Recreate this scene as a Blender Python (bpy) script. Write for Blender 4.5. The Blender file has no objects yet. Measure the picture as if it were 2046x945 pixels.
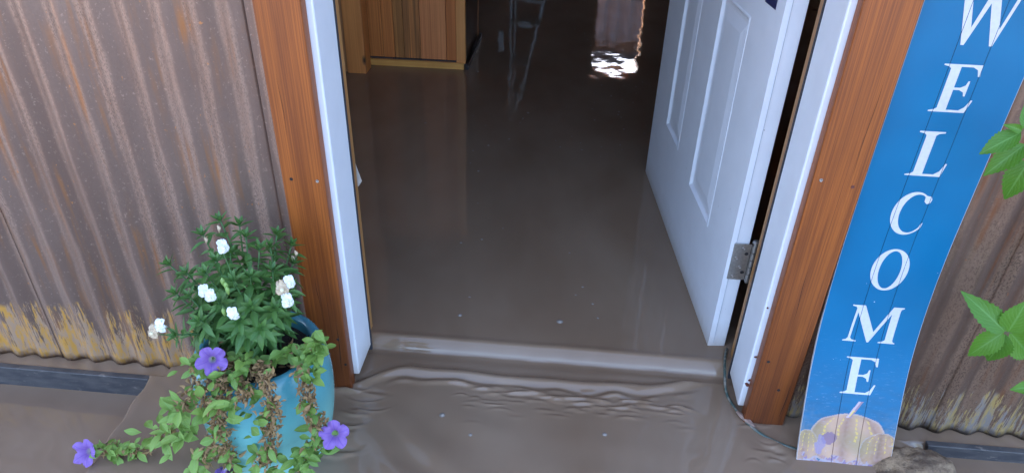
import bpy, bmesh, math, random
import numpy as np
from mathutils import Vector, Matrix, noise as mnoise

random.seed(7); rng = np.random.default_rng(7)
scene = bpy.context.scene
COL = scene.collection

# ------------------------------------------------------------------ camera
cam_d = bpy.data.cameras.new('camera'); cam = bpy.data.objects.new('camera', cam_d); COL.objects.link(cam)
cam_d.sensor_width = 36; cam_d.lens = 1400/2046*36; cam_d.clip_start = .02; cam_d.clip_end = 500
_yaw, _pitch, _roll = 0.07340477, 0.56832918, 0.02910711
_f = Vector((-math.sin(_yaw)*math.cos(_pitch), math.cos(_yaw)*math.cos(_pitch), -math.sin(_pitch)))
_r = Vector((math.cos(_yaw), math.sin(_yaw), 0)); _u = _r.cross(_f)
_r2 = _r*math.cos(_roll) + _u*math.sin(_roll); _u2 = _u*math.cos(_roll) - _r*math.sin(_roll)
M = Matrix((_r2, _u2, -_f)).transposed().to_4x4(); M.translation = Vector((0.4640937, -1.25284714, 1.24141175))
cam.matrix_world = M
scene.camera = cam

# ------------------------------------------------------------------ sky, sun, exposure
SUN_EL, SUN_DIR = math.radians(44), Vector((-.45, 1, 0)).normalized()
w = bpy.data.worlds.new('World'); scene.world = w; w.use_nodes = True
nt = w.node_tree; bg = nt.nodes['Background']
sky = nt.nodes.new('ShaderNodeTexSky'); sky.sky_type = 'NISHITA'; sky.sun_disc = False
sky.sun_elevation = SUN_EL; sky.sun_rotation = math.atan2(SUN_DIR.x, SUN_DIR.y)
sky.air_density = 0.7; sky.dust_density = 3.0; sky.ozone_density = 1.0
nt.links.new(sky.outputs[0], bg.inputs[0]); bg.inputs[1].default_value = 0.15
sl = bpy.data.lights.new('sun', 'SUN'); sun = bpy.data.objects.new('sun', sl); COL.objects.link(sun)
sl.energy = 2.5; sl.angle = math.radians(1.5); sl.color = (1, .97, .92)
sd = SUN_DIR*math.cos(SUN_EL) + Vector((0, 0, math.sin(SUN_EL)))
sun.rotation_euler = sd.to_track_quat('Z', 'Y').to_euler(); sun.location = (-4, -4, 6)
scene.view_settings.view_transform = 'Standard'; scene.view_settings.look = 'None'
scene.view_settings.gamma = 1; scene.view_settings.use_curve_mapping = False
scene.view_settings.exposure = 3.3

# ------------------------------------------------------------------ helpers
def tag(o, label=None, cat=None, group=None, kind=None):
    if label: o['label'] = label
    if cat: o['category'] = cat
    if group: o['group'] = group
    if kind: o['kind'] = kind
    return o

def set_parent(o, p):
    if p is None: return
    o.parent = p
    if p.parent is None and p.type == 'EMPTY':
        o.matrix_parent_inverse = Matrix.Translation(-Vector(p.location))

def thing(name, loc, label, cat, group=None):
    o = bpy.data.objects.new(name, None); COL.objects.link(o); o.location = loc
    o.empty_display_size = .05
    return tag(o, label, cat, group)

def link(name, me, mat=None, parent=None, smooth=False):
    if mat is not None and not me.materials: me.materials.append(mat)
    if smooth: me.polygons.foreach_set('use_smooth', [True]*len(me.polygons))
    o = bpy.data.objects.new(name, me); COL.objects.link(o); set_parent(o, parent)
    return o

class MB:
    def __init__(s): s.v = []; s.f = []
    def add(s, vs, fs):
        b = len(s.v); s.v += [tuple(v) for v in vs]; s.f += [tuple(i+b for i in f) for f in fs]; return s
    def box(s, a, b, mat=None):
        (x0, y0, z0), (x1, y1, z1) = a, b
        vs = [Vector(p) for p in ((x0,y0,z0),(x1,y0,z0),(x1,y1,z0),(x0,y1,z0),(x0,y0,z1),(x1,y0,z1),(x1,y1,z1),(x0,y1,z1))]
        if mat is not None: vs = [mat @ v for v in vs]
        return s.add(vs, [(0,3,2,1),(4,5,6,7),(0,1,5,4),(1,2,6,5),(2,3,7,6),(3,0,4,7)])
    def tube(s, pts, rad, n=6, cap=True):
        pts = [Vector(p) for p in pts]; b = len(s.v)
        rads = rad if isinstance(rad, (list, tuple)) else [rad]*len(pts)
        ref = Vector((0.31, .2, .93))
        for i, p in enumerate(pts):
            t = (pts[min(i+1, len(pts)-1)] - pts[max(i-1, 0)]).normalized()
            a = t.cross(ref)
            if a.length < 1e-3: a = t.cross(Vector((1, 0, 0)))
            a.normalize(); c = t.cross(a)
            for k in range(n):
                th = 2*math.pi*k/n
                s.v.append(tuple(p + (a*math.cos(th) + c*math.sin(th))*rads[i]))
        for i in range(len(pts)-1):
            for k in range(n):
                s.f.append((b+i*n+k, b+i*n+(k+1) % n, b+(i+1)*n+(k+1) % n, b+(i+1)*n+k))
        if cap:
            s.f.append(tuple(b+k for k in range(n))[::-1]); s.f.append(tuple(b+(len(pts)-1)*n+k for k in range(n)))
        return s
    def mesh(s, name):
        me = bpy.data.meshes.new(name); me.from_pydata(s.v, [], s.f); me.update(); return me
    def build(s, name, mat, parent=None, smooth=False, bevel=0):
        o = link(name, s.mesh(name), mat, parent, smooth)
        if bevel:
            m = o.modifiers.new('bevel', 'BEVEL'); m.width = bevel; m.segments = 2; m.limit_method = 'ANGLE'
        return o

def spline(pts, n):
    pts = [Vector(p) for p in pts]; P = [pts[0]*2-pts[1]] + pts + [pts[-1]*2-pts[-2]]; out = []
    seg = len(pts)-1
    for i in range(n+1):
        t = i/n*seg; k = min(int(t), seg-1); t -= k
        a, b, c, d = P[k:k+4]
        out.append(.5*((2*b)+(c-a)*t+(2*a-5*b+4*c-d)*t*t+(3*b-a-3*c+d)*t**3))
    return out

# ------------------------------------------------------------------ materials
class NT:
    """small helper round one node tree"""
    def __init__(s, name):
        s.m = bpy.data.materials.new(name); s.m.use_nodes = True; s.t = s.m.node_tree
        s.b = s.t.nodes['Principled BSDF']; s._pos = None
    def n(s, typ, **kw):
        nd = s.t.nodes.new('ShaderNode'+typ)
        for k, v in kw.items(): setattr(nd, k, v)
        return nd
    def l(s, a, b): s.t.links.new(a, b)
    def pos(s):
        if s._pos is None: s._pos = s.n('NewGeometry').outputs['Position']
        return s._pos
    def mapped(s, src, scale=(1, 1, 1), rot=(0, 0, 0), loc=(0, 0, 0)):
        m = s.n('Mapping'); m.inputs['Scale'].default_value = scale; m.inputs['Rotation'].default_value = rot; m.inputs['Location'].default_value = loc
        s.l(src, m.inputs['Vector']); return m.outputs[0]
    def noise(s, vec, scale=1, detail=4, rough=.55, dist=0):
        nd = s.n('TexNoise'); nd.inputs['Scale'].default_value = scale; nd.inputs['Detail'].default_value = detail
        nd.inputs['Roughness'].default_value = rough; nd.inputs['Distortion'].default_value = dist
        s.l(vec, nd.inputs['Vector']); return nd.outputs['Fac']
    def ramp(s, fac, stops, interp='LINEAR'):
        r = s.n('ValToRGB'); e = r.color_ramp.elements; r.color_ramp.interpolation = interp
        while len(e) < len(stops): e.new(.5)
        for el, (p, c) in zip(e, stops):
            el.position = p; el.color = (*c, 1) if isinstance(c, tuple) else (c, c, c, 1)
        s.l(fac, r.inputs[0]); return r.outputs[0]
    def mix(s, fac, a, b, blend='MIX'):
        x = s.n('Mix', data_type='RGBA', blend_type=blend)
        for sock, v in ((x.inputs[0], fac), (x.inputs[6], a), (x.inputs[7], b)):
            if isinstance(v, (int, float)): sock.default_value = v
            elif isinstance(v, tuple): sock.default_value = (*v, 1)
            else: s.l(v, sock)
        return x.outputs[2]
    def math(s, op, a, b=None, clamp=False):
        x = s.n('Math', operation=op, use_clamp=clamp)
        for sock, v in ((x.inputs[0], a), (x.inputs[1], b)):
            if v is None: continue
            if isinstance(v, (int, float)): sock.default_value = v
            else: s.l(v, sock)
        return x.outputs[0]
    def sep(s, v):
        x = s.n('SeparateXYZ'); s.l(v, x.inputs[0]); return x.outputs
    def bump(s, h, strength=.3, dist=.002):
        b = s.n('Bump'); b.inputs['Strength'].default_value = strength; b.inputs['Distance'].default_value = dist
        s.l(h, b.inputs['Height']); s.l(b.outputs[0], s.b.inputs['Normal'])
    def col(s, v):
        if isinstance(v, tuple): s.b.inputs['Base Color'].default_value = (*v, 1)
        else: s.l(v, s.b.inputs['Base Color'])
    def rough(s, v):
        if isinstance(v, (int, float)): s.b.inputs['Roughness'].default_value = v
        else: s.l(v, s.b.inputs['Roughness'])
    def set(s, **kw):
        for k, v in kw.items(): s.b.inputs[k.replace('_', ' ')].default_value = v
        return s

def simple(name, c, rough=.5, var=.15, scale=40, metal=0, bump=0):
    k = NT(name); n = k.noise(k.pos(), scale, 4)
    k.col(k.ramp(n, [(.3, tuple(x*(1-var) for x in c)), (.7, tuple(min(1, x*(1+var)) for x in c))]))
    k.rough(rough); k.set(Metallic=metal)
    if bump: k.bump(n, bump, .002)
    return k.m

def wood(name, light, dark, axis='z', fine=170, rough=.45, soft=0., damp_shade=None, knots=False, seed=0., blotch=.45):
    k = NT(name); sc = {'z': (1, 1, .008), 'x': (.008, 1, 1), 'y': (1, .008, 1)}[axis]
    p = k.mapped(k.pos(), sc, loc=(seed, seed*.7, seed*1.3))
    g = k.noise(p, fine, 3, .6, .3); g2 = k.noise(p, 28, 3, .5, .6)
    f = k.math('ADD', k.math('MULTIPLY', g, .66), k.math('MULTIPLY', g2, .34))
    c = k.ramp(f, [(.38-soft, dark), (.48, tuple((a+b)/2 for a, b in zip(light, dark))), (.58+soft, light)])
    big = k.noise(k.mapped(k.pos(), (1, 1, .25), loc=(seed, 0, 0)), 7, 3)
    c = k.mix(k.ramp(big, [(.35, 0.), (.75, blotch)]), c, tuple(x*.62 for x in dark))
    if knots:
        v = k.n('TexVoronoi'); v.inputs['Scale'].default_value = 9
        k.l(k.mapped(k.pos(), (1, .3, .45), loc=(seed*3, 0, seed)), v.inputs['Vector'])
        c = k.mix(k.ramp(v.outputs['Distance'], [(.05, 1.), (.13, 0.)]), c, (.05, .022, .01))
    if damp_shade:
        z0, z1, sc_, amt = damp_shade          # damp foot plus painted pot and plant shade, ragged edge
        z = k.sep(k.pos())[2]
        zz = k.math('ADD', z, k.math('MULTIPLY', k.noise(k.mapped(k.pos(), (1, 1, .2)), 30, 4), (z1-z0)*.9))
        fac = k.ramp(k.math('DIVIDE', k.math('SUBTRACT', zz, z0), (z1-z0)*1.6), [(.0, amt), (1., 0.)])
        c = k.mix(fac, c, sc_)
    k.col(c); k.rough(rough); k.bump(f, .35, .0015)
    return k.m

def corrugated(name, base, base2, rust, flake_hi, yellow, flake2, dark_edge):
    k = NT(name); P = k.pos(); z = k.sep(P)[2]
    big = k.noise(k.mapped(P, (1, 1, .35)), 4.5, 4)
    c = k.mix(k.ramp(big, [(.35, 0.), (.65, 1.)]), base, base2)
    # rib shading painted in: troughs darkened, crowns lightened; crowns also carry the worn grain
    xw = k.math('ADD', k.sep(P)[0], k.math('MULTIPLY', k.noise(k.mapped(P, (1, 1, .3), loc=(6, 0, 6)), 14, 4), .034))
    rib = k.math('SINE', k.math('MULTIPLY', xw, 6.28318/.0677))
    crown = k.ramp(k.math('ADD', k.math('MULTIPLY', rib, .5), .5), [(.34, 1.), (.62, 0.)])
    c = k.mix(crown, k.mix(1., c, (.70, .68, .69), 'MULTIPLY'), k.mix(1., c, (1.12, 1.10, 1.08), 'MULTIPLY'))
    # dark crystalline speckle, patchy
    sp = k.noise(k.mapped(P, (1, 1, .55)), 330, 2, .7)
    patch = k.ramp(k.noise(k.mapped(P, (1, 1, .3), loc=(3, 1, 2)), 6, 4), [(.36, .25), (.6, 1.)])
    patch = k.math('MULTIPLY', patch, k.math('ADD', k.math('MULTIPLY', crown, .75), .25))
    c = k.mix(k.math('MULTIPLY', k.ramp(sp, [(.50, 0.), (.58, .62)]), patch), c, tuple(x*.42 for x in base2))
    sp2 = k.noise(k.mapped(P, (1, 1, .8), loc=(7, 2, 5)), 170, 3, .7)
    c = k.mix(k.ramp(sp2, [(.60, 0.), (.70, .5)]), c, tuple(min(1, x*1.5) for x in base))
    # rust runs, vertical
    ru = k.noise(k.mapped(P, (1, 1, .06), loc=(1, 0, 9)), 55, 4, .6)
    rp = k.noise(k.mapped(P, (1, 1, .5), loc=(5, 0, 1)), 9, 4)
    rf = k.math('MULTIPLY', k.ramp(ru, [(.5, 0.), (.68, .9)]), k.ramp(rp, [(.45, 0.), (.62, 1.)]))
    c = k.mix(rf, c, rust)
    dots = k.noise(k.mapped(P, (1, 1, .6), loc=(2, 2, 2)), 75, 3, .6)
    c = k.mix(k.ramp(dots, [(.70, 0.), (.735, .85)]), c, tuple(x*1.5 for x in rust))
    # flaking coat along the foot: long vertical tongues
    h = k.math('DIVIDE', k.math('ADD', z, .035), flake_hi)
    t1 = k.noise(k.mapped(P, (1, 1, .05), loc=(4, 0, 3)), 46, 6, .70, .3)
    brk = k.noise(k.mapped(P, (1, 1, .10), loc=(1, 3, 3)), 230, 4, .75)
    wide = k.noise(k.mapped(P, (1, 1, .12), loc=(9, 0, 1)), 13, 3)
    t1 = k.math('ADD', k.math('ADD', k.math('MULTIPLY', t1, .75), k.math('MULTIPLY', brk, .70)), k.math('MULTIPLY', wide, .40)); t1 = k.math('ADD', t1, k.math('MULTIPLY', rib, .05))
    thr = k.math('ADD', k.math('MULTIPLY', h, .27), .785)
    ff = k.ramp(k.math('SUBTRACT', t1, thr), [(.0, 0.), (.045, .95)])
    t2 = k.noise(k.mapped(P, (1, 1, .25), loc=(8, 0, 2)), 90, 4, .65)
    ycol = k.mix(k.ramp(t2, [(.42, 0.), (.56, 1.)]), yellow, flake2)
    low = k.ramp(k.math('ADD', h, k.math('MULTIPLY', wide, .5)), [(.95, 1.), (1.2, 0.)])
    c = k.mix(k.math('MULTIPLY', ff, low), c, ycol)
    # rusted bottom lip
    lip = k.math('ADD', z, k.math('MULTIPLY', k.noise(P, 50, 4), .024))
    c = k.mix(k.ramp(k.math('MULTIPLY', k.math('ADD', lip, .04), 10), [(.26, .92), (.46, 0.)]), c, dark_edge)
    k.col(c)
    k.rough(k.ramp(sp2, [(.3, .30), (.7, .52)]))
    k.set(Metallic=.35)
    hgt = k.math('ADD', k.math('MULTIPLY', sp, .6), k.math('MULTIPLY', ff, .5))
    k.bump(hgt, .3, .001)
    return k.m

MAT = {}
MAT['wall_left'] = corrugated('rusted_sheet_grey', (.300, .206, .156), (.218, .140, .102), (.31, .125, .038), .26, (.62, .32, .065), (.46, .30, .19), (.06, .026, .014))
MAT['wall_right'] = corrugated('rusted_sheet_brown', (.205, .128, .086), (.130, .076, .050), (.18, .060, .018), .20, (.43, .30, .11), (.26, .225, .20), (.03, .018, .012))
MAT['trim'] = wood('stained_fir', (.34, .092, .014), (.175, .042, .007), damp_shade=(-.05, .48, (.050, .012, .005), .92), fine=420, rough=.42, blotch=.25)
MAT['trim_side'] = MAT['trim']
def white_paint(name, c=(.74, .76, .79), rough=.38, dirt_h=.0, dirt=(.42, .36, .30)):
    k = NT(name); P = k.pos()
    n = k.noise(k.mapped(P, (1, 1, .12)), 130, 3); g = k.noise(P, 14, 3)
    base = k.mix(k.ramp(g, [(.35, 0.), (.7, 1.)]), c, tuple(x*.95 for x in c))
    z = k.sep(P)[2]
    zz = k.math('ADD', z, k.math('MULTIPLY', k.noise(k.mapped(P, (1, 1, .3)), 60, 5, .7), .035))
    f = k.ramp(k.math('MULTIPLY', k.math('SUBTRACT', zz, dirt_h), 10), [(.0, .9), (.5, .22), (1., 0.)])
    base = k.mix(f, base, dirt)
    spk = k.noise(k.mapped(P, (1, 1, .7), loc=(1, 4, 2)), 95, 2, .5)
    base = k.mix(k.ramp(spk, [(.77, 0.), (.79, .6)]), base, (.20, .13, .08))
    k.col(base); k.rough(rough); k.bump(n, .12, .001); return k.m
MAT['jamb'] = white_paint('jamb_paint', dirt_h=.0)
MAT['door'] = white_paint('door_paint', (.77, .79, .82), .32, dirt_h=.012)
MAT['rubber'] = simple('weatherstrip_rubber', (.03, .032, .04), .6)
MAT['raw_wood'] = wood('raw_pine_edge', (.50, .25, .085), (.34, .15, .045))
MAT['steel'] = NT('hinge_nickel').m
_k = NT('hinge_nickel'); _k.col(_k.ramp(_k.noise(_k.pos(), 220, 3), [(.3, (.36, .35, .33)), (.7, (.5, .49, .46))])); _k.rough(.38); _k.set(Metallic=.9); MAT['steel'] = _k.m
MAT['screw'] = simple('screw_metal', (.30, .27, .24), .45, metal=.6, scale=300)
MAT['dark_hole'] = simple('screw_hole_dark', (.015, .012, .012), .8)
MAT['chip'] = simple('bare_red_wood', (.13, .035, .022), .7, .3, 200)
MAT['sill'] = None
_k = NT('sill_flashing'); P_ = _k.pos()
_c = _k.mix(_k.ramp(_k.noise(_k.mapped(P_, (1, 1, 3)), 18, 5), [(.4, 0.), (.65, 1.)]), (.042, .042, .046), (.080, .074, .072))
_c = _k.mix(_k.ramp(_k.noise(_k.mapped(P_, (.6, 1, 1.5), loc=(3, 3, 1)), 40, 5, .7), [(.58, 0.), (.66, .8)]), _c, (.20, .17, .145))
_k.col(_c); _k.rough(.4); MAT['sill'] = _k.m
# muddy water
_k = NT('muddy_water'); P_ = _k.pos()
_s = _k.noise(_k.mapped(P_, (1, .5, 1), rot=(0, 0, .12)), 4, 3, .5, .4)
_s2 = _k.noise(_k.mapped(P_, (1, .6, 1), loc=(5, 2, 0)), 1.9, 3, .5, .8)
_c = _k.mix(_k.ramp(_s, [(.35, 0.), (.68, 1.)]), (.200, .128, .080), (.235, .158, .103))
_c = _k.mix(_k.ramp(_s2, [(.4, 0.), (.7, .6)]), _c, (.270, .190, .128))
_k.col(_c); _k.rough(.03); _k.set(IOR=1.5)
_h = _k.noise(_k.mapped(P_, (1, .8, 1)), 11, 2, .4); _k.bump(_h, .10, .006)
MAT['water'] = _k.m
MAT['ground'] = simple('mud_ground', (.16, .12, .09), .9, .25, 3)
MAT['bubble'] = NT('bubble_film').m
_k = NT('bubble_film'); _k.col((.24, .20, .165)); _k.rough(.03); _k.set(IOR=1.5); MAT['bubble'] = _k.m
MAT['int_wall'] = wood('interior_boards', (.30, .10, .035), (.17, .052, .018))
MAT['ceiling'] = wood('ceiling_boards', (.28, .095, .038), (.17, .055, .02), 'y')
MAT['roof'] = simple('roof_metal', (.16, .12, .10), .5)
MAT['white_plain'] = simple('white_paint_plain', (.72, .73, .74), .45, .04)
_k = NT('window_glass'); _k.set(Roughness=.02)
tr = _k.n('BsdfTransparent'); gl = _k.n('BsdfGlossy'); gl.inputs['Roughness'].default_value = .02
fr = _k.n('Fresnel'); fr.inputs['IOR'].default_value = 1.45; mx = _k.n('MixShader')
_k.l(fr.outputs[0], mx.inputs[0]); _k.l(tr.outputs[0], mx.inputs[1]); _k.l(gl.outputs[0], mx.inputs[2])
_k.l(mx.outputs[0], _k.t.nodes['Material Output'].inputs['Surface']); MAT['glass'] = _k.m
MAT['shed_sheet'] = simple('grey_corrugated_sheet', (.17, .165, .165), .5, .3, 9)
MAT['shed_roof'] = simple('dark_gutter', (.03, .03, .035), .6)
MAT['header_wood'] = wood('window_header', (.55, .24, .08), (.36, .13, .035), 'x')

# ------------------------------------------------------------------ ground and flood water
g = MB().add([(-120,-120,-.45),(120,-120,-.45),(120,120,-.45),(-120,120,-.45)], [(0,1,2,3)]).build('ground', MAT['ground'])
tag(g, kind='structure')

def sstep(a, b, x):
    t = np.clip((x-a)/(b-a), 0, 1); return t*t*(3-2*t)
def gauss(d, s): return np.exp(-(d/s)**2)
_wv = [(rng.normal(), rng.normal(), rng.uniform(0, 6.28)) for _ in range(40)]
def vnoise(x, y, k, seed):
    out = 0*x
    for i in range(6):
        a, b, p = _wv[(seed*6+i) % 40]
        out = out + np.sin(k*(a*x+b*y)*1.3 + p)
    return out/2.4
def wave_y(x):            # where the standing wave runs in front of the threshold
    y = .052 + .004*np.sin(9*x+1) + .0025*np.sin(31*x) + .06*sstep(.70, .93, x)
    return y - .085*sstep(.13, -.06, x)
def cres(x, y, cx, cy, wd, th, am, cv):
    u = (x-cx)/wd; yc = cy + cv*wd*u*u
    return am*np.exp(-u*u*1.5)*(np.exp(-((y-yc)/th)**2) - .6*np.exp(-((y-yc-th*1.5)/th)**2))
_rc = random.Random(11); CRES = []
for _cx, _s, _n in ((.30, .06, 10), (.38, .05, 13), (.50, .05, 10), (.57, .05, 17), (.68, .05, 20), (.78, .04, 8)):
    for _ in range(_n):
        _y = .012-abs(_rc.gauss(0, .035)); CRES.append((_cx+_rc.gauss(0, _s*.6), _y, _rc.uniform(.014, .034), _rc.uniform(.0035, .0055), _rc.uniform(.0018, .0046)*math.exp((_y-.01)/.06), _rc.uniform(-.25, .15)))
for _ in range(16):      # slanted eddy lines by the left foot of the frame
    CRES.append((_rc.uniform(-.04, .05), _rc.uniform(-.24, -.015), _rc.uniform(.02, .045), _rc.uniform(.004, .008), _rc.uniform(.0012, .0034), _rc.uniform(-.4, .5)))
for _ in range(9):       # and by the right foot
    CRES.append((_rc.uniform(.94, 1.03), _rc.uniform(-.15, -.03), _rc.uniform(.012, .03), _rc.uniform(.003, .006), _rc.uniform(.0008, .0018), _rc.uniform(-.5, .5)))
def water_z(x, y):
    inside = .008; step = -.022
    zo = step + 0*x
    # crest over the threshold and the fall on its outer side
    tt = np.clip((y-.121-.0012*vnoise(x, 0*y, 34, 2))/(.036+.002*vnoise(x, 0*y, 17, 4)), 0, 1)
    fall = (1-(1-tt)**2.2)*sstep(0, .16, tt)
    z = zo + (inside-zo)*fall
    thr = .128 + .002*np.sin(14*x)
    z += .0020*gauss(y-thr-.020, .012)*sstep(-.03, .02, x)*sstep(.97, .92, x)
    z -= .0020*gauss(y-thr+.016, .010)
    out = sstep(.10, .085, y)
    # standing wave: two sharp ridges, then broken ripples that die out
    yw = wave_y(x); amp = sstep(-.12, .05, x)*sstep(1.0, .88, x)
    mod = 1 + .22*vnoise(x, y, 24, 0)
    z += out*amp*.0105*mod*gauss(y-yw, .0155)
    z -= out*amp*.0040*gauss(y-yw-.020, .012)
    y2 = yw-.036-.0035*vnoise(x, 0*y, 22, 1)-.003*np.sin(47*x)
    m2 = sstep(.05, .14, x)*sstep(.88, .74, x)
    z += m2*.0042*np.clip(.75+.75*vnoise(x, 0*y, 40, 2), .05, 2)*gauss(y-y2, .0085)
    z -= m2*.0030*gauss(y-y2-.012, .007)
    y3 = y2-.019-.006*vnoise(x, 0*y, 34, 3)
    m3 = sstep(.22, .36, x)*sstep(.82, .7, x)
    z += m3*.0042*np.clip(.4+.9*vnoise(x, 0*y, 55, 4), 0, 2)*gauss(y-y3, .007)
    for (cx, cy, wd, th, am, cv) in CRES:
        z += cres(x, y, cx, cy, wd, th, am, cv)
    # swirl between the frame's left foot and the pot
    sw = gauss(x-.0, .05)*sstep(.03, -.02, y)*sstep(-.36, -.2, y)
    z += sw*.0022*vnoise(x, y, 30, 2)
    z += sstep(.05,.2,x)*sstep(.5,.2,x)*sstep(-.02,-.12,y)*.0022*np.sin((.8*x+y)*2*np.pi/.13+1.5*vnoise(x,y,8,3))*sstep(-.45,-.3,y)
    # eddies at the right foot of the frame and beside the sign
    sr = gauss(x-.985, .05)*gauss(y+.09, .06)
    z += sr*.0016*vnoise(x, y, 60, 3)
    # the doorstep ends: level drops to the yard
    lo = np.where(x < 0, -.087+.012*sstep(-.05, -.2, y), -.060)
    left = sstep(-.520-.06*(y+.1)+.003*np.sin(60*y), -.536-.06*(y+.1)+.003*np.sin(60*y), x)*sstep(-.035, -.047, y)
    z += (lo-step)*left*(y < .08)
    z += .0015*gauss(x+.505, .02)*sstep(-.02, -.05, y)*sstep(-.3, -.22, y)+.003*gauss(x+.42,.05)*gauss(y+.13,.03)
    right = sstep(1.27, 1.40, x)*sstep(-.030, -.046, y)
    z += (-.060-step)*right*(y < .08)
    front = sstep(-.5, -.9, y)
    z = z*(1-front) + (-.098)*front
    # film of mud on the ledge under the sheets
    ledge = ((x < -.49) | (x > 1.24)) & (y > -.0375) & (y < .09)
    z = np.where(ledge, -.030+.0015*vnoise(x, y, 50, 1), z)
    # calm, slightly uneven elsewhere
    z += .0009*vnoise(x, y, 9, 0)*sstep(.05, -.1, y) + .0022*vnoise(x, y, 11, 3)*sstep(-.06, -.2, y)*(sstep(-.45, -.62, x)+.35*sstep(.2, .05, x)) + .0006*vnoise(x, y, 26, 5)*sstep(-.02, -.12, y) + .00022*vnoise(x, y, 16, 1)*sstep(.2, .5, y)
    # restless patch below the far window
    z += gauss(x-.75, .35)*gauss(y-2.9, .9)*.00007*vnoise(x, y, 50, 2)
    return z
xs = np.concatenate([np.linspace(-40, -4, 10), np.linspace(-3.6, -1.15, 20), np.linspace(-1.1, -.6, 90), np.linspace(-.595, -.47, 46),
                     np.linspace(-.465, -.1, 80), np.linspace(-.096, 1.06, 330), np.linspace(1.065, 1.75, 110), np.linspace(1.8, 3.6, 14), np.linspace(4, 40, 10)])
ys = np.concatenate([np.linspace(-40, -3, 10), np.linspace(-2.6, -.6, 16), np.linspace(-.55, -.3, 40), np.linspace(-.296, .2, 190),
                     np.linspace(.206, .8, 80), np.linspace(.81, 4.2, 230), np.linspace(4.3, 9, 24), np.linspace(10, 40, 8)])
X, Y = np.meshgrid(xs, ys); Z = water_z(X, Y); nx, ny = len(xs), len(ys)
co = np.stack([X, Y, Z], -1).reshape(-1, 3)
i = (np.arange(ny-1)[:, None]*nx + np.arange(nx-1)[None]).reshape(-1)
fa = np.stack([i, i+1, i+1+nx, i+nx], -1)
me = bpy.data.meshes.new('flood_water'); me.vertices.add(len(co)); me.vertices.foreach_set('co', co.astype(np.float32).ravel())
me.loops.add(fa.size); me.loops.foreach_set('vertex_index', fa.astype(np.int32).ravel())
me.polygons.add(len(fa)); me.polygons.foreach_set('loop_start', np.arange(0, fa.size, 4, dtype=np.int32)); me.polygons.foreach_set('loop_total', np.full(len(fa), 4, np.int32))
me.update(calc_edges=True); me.validate()
tag(link('flood_water', me, MAT['water'], smooth=True), kind='structure')

# ------------------------------------------------------------------ the building: room shell
def struct(name, mb, mat): return tag(mb.build(name, mat), kind='structure')
RX0, RX1, RY1, H = -2.7, 2.7, 7.0, 2.6
fw = MB()
fw.box((RX0-.1, .02, -.3), (-2.5, .16, H)); fw.box((-2.5, .02, -.3), (-1.06, .16, .95)); fw.box((-2.5, .02, 2.35), (-1.06, .16, H)); fw.box((-1.06, .02, -.3), (-.045, .16, H))
fw.box((-.045, .02, 2.10), (.975, .16, H)); fw.box((.975, .02, -.3), (1.8, .16, H)); fw.box((1.8, .02, -.3), (2.6, .16, .95)); fw.box((1.8, .02, 2.35), (2.6, .16, H)); fw.box((2.6, .02, -.3), (RX1+.1, .16, H))
struct('front_wall', fw, MAT['int_wall'])
struct('side_wall_left', MB().box((RX0-.1, .165, -.3), (RX0, RY1, H)), MAT['int_wall'])
struct('side_wall_right', MB().box((RX1, .165, -.3), (RX1+.1, RY1, H)), MAT['int_wall'])
WX0, WX1, WZ0, WZ1 = .765, 1.30, .74, 1.70
bw = MB().box((RX0-.1, RY1+.003, -.3), (WX0-.04, RY1+.16, H)).box((WX1+.04, RY1+.003, -.3), (RX1+.1, RY1+.16, H))
bw.box((WX0-.04, RY1+.003, -.3), (WX1+.04, RY1+.16, WZ0-.04)).box((WX0-.04, RY1+.003, WZ1+.04), (WX1+.04, RY1+.16, H))
struct('back_wall', bw, MAT['int_wall'])
struct('ceiling', MB().box((RX0-.1, .02, H+.003), (RX1+.1, RY1+.16, H+.06)), MAT['ceiling'])
struct('roof', MB().box((RX0-.4, -.35, H+.065), (RX1+.4, RY1+.3, H+.13)), MAT['roof'])
# window towards the shed behind
t = thing('back_window', ((WX0+WX1)/2, RY1, WZ0), 'small pale-framed window at the far end, seen bright in the water', 'window')
MB().box((WX0-.039, RY1-.02, WZ0-.039), (WX0, RY1+.24, WZ1+.039)).build('frame', MAT['header_wood'], t)
MB().box((WX1, RY1-.02, WZ0-.039), (WX1+.039, RY1+.24, WZ1+.039)).build('frame', MAT['header_wood'], t)
MB().box((WX0, RY1-.02, WZ0-.039), (WX1, RY1+.24, WZ0)).build('sill', MAT['white_plain'], t)
MB().box((WX0, RY1-.02, WZ1), (WX1, RY1+.27, WZ1+.039)).build('header', MAT['header_wood'], t)
MB().box((WX0, RY1+.10, WZ0), (WX1, RY1+.105, WZ1)).build('pane', MAT['glass'], t)
# unseen front window left of the picture, added to light the room
t = thing('added_front_window', (-1.8, 0, 1.0), 'unseen white window added left of the doorway to light the room', 'window')
for a, b in (((-2.5, -.02, .95), (-2.44, .17, 2.35)), ((-1.12, -.02, .95), (-1.06, .17, 2.35)), ((-2.44, -.02, .95), (-1.12, .17, 1.0)), ((-2.44, -.02, 2.3), (-1.12, .17, 2.35))):
    MB().box(a, b).build('frame', MAT['white_plain'], t)
MB().box((-2.44, .08, 1.0), (-1.12, .085, 2.3)).build('pane', MAT['glass'], t)
t = thing('added_front_window', (2.2, 0, .95), 'unseen white window added right of the doorway to light the room', 'window')  # second unseen window, added so more daylight reaches the counter
for a, b in (((1.8, -.02, .95), (1.86, .17, 2.35)), ((2.54, -.02, .95), (2.6, .17, 2.35)), ((1.86, -.02, .95), (2.54, .17, 1.0)), ((1.86, -.02, 2.3), (2.54, .17, 2.35))):
    MB().box(a, b).build('frame', MAT['white_plain'], t)
MB().box((1.86, .08, 1.0), (2.54, .085, 2.3)).build('pane', MAT['glass'], t)
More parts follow.
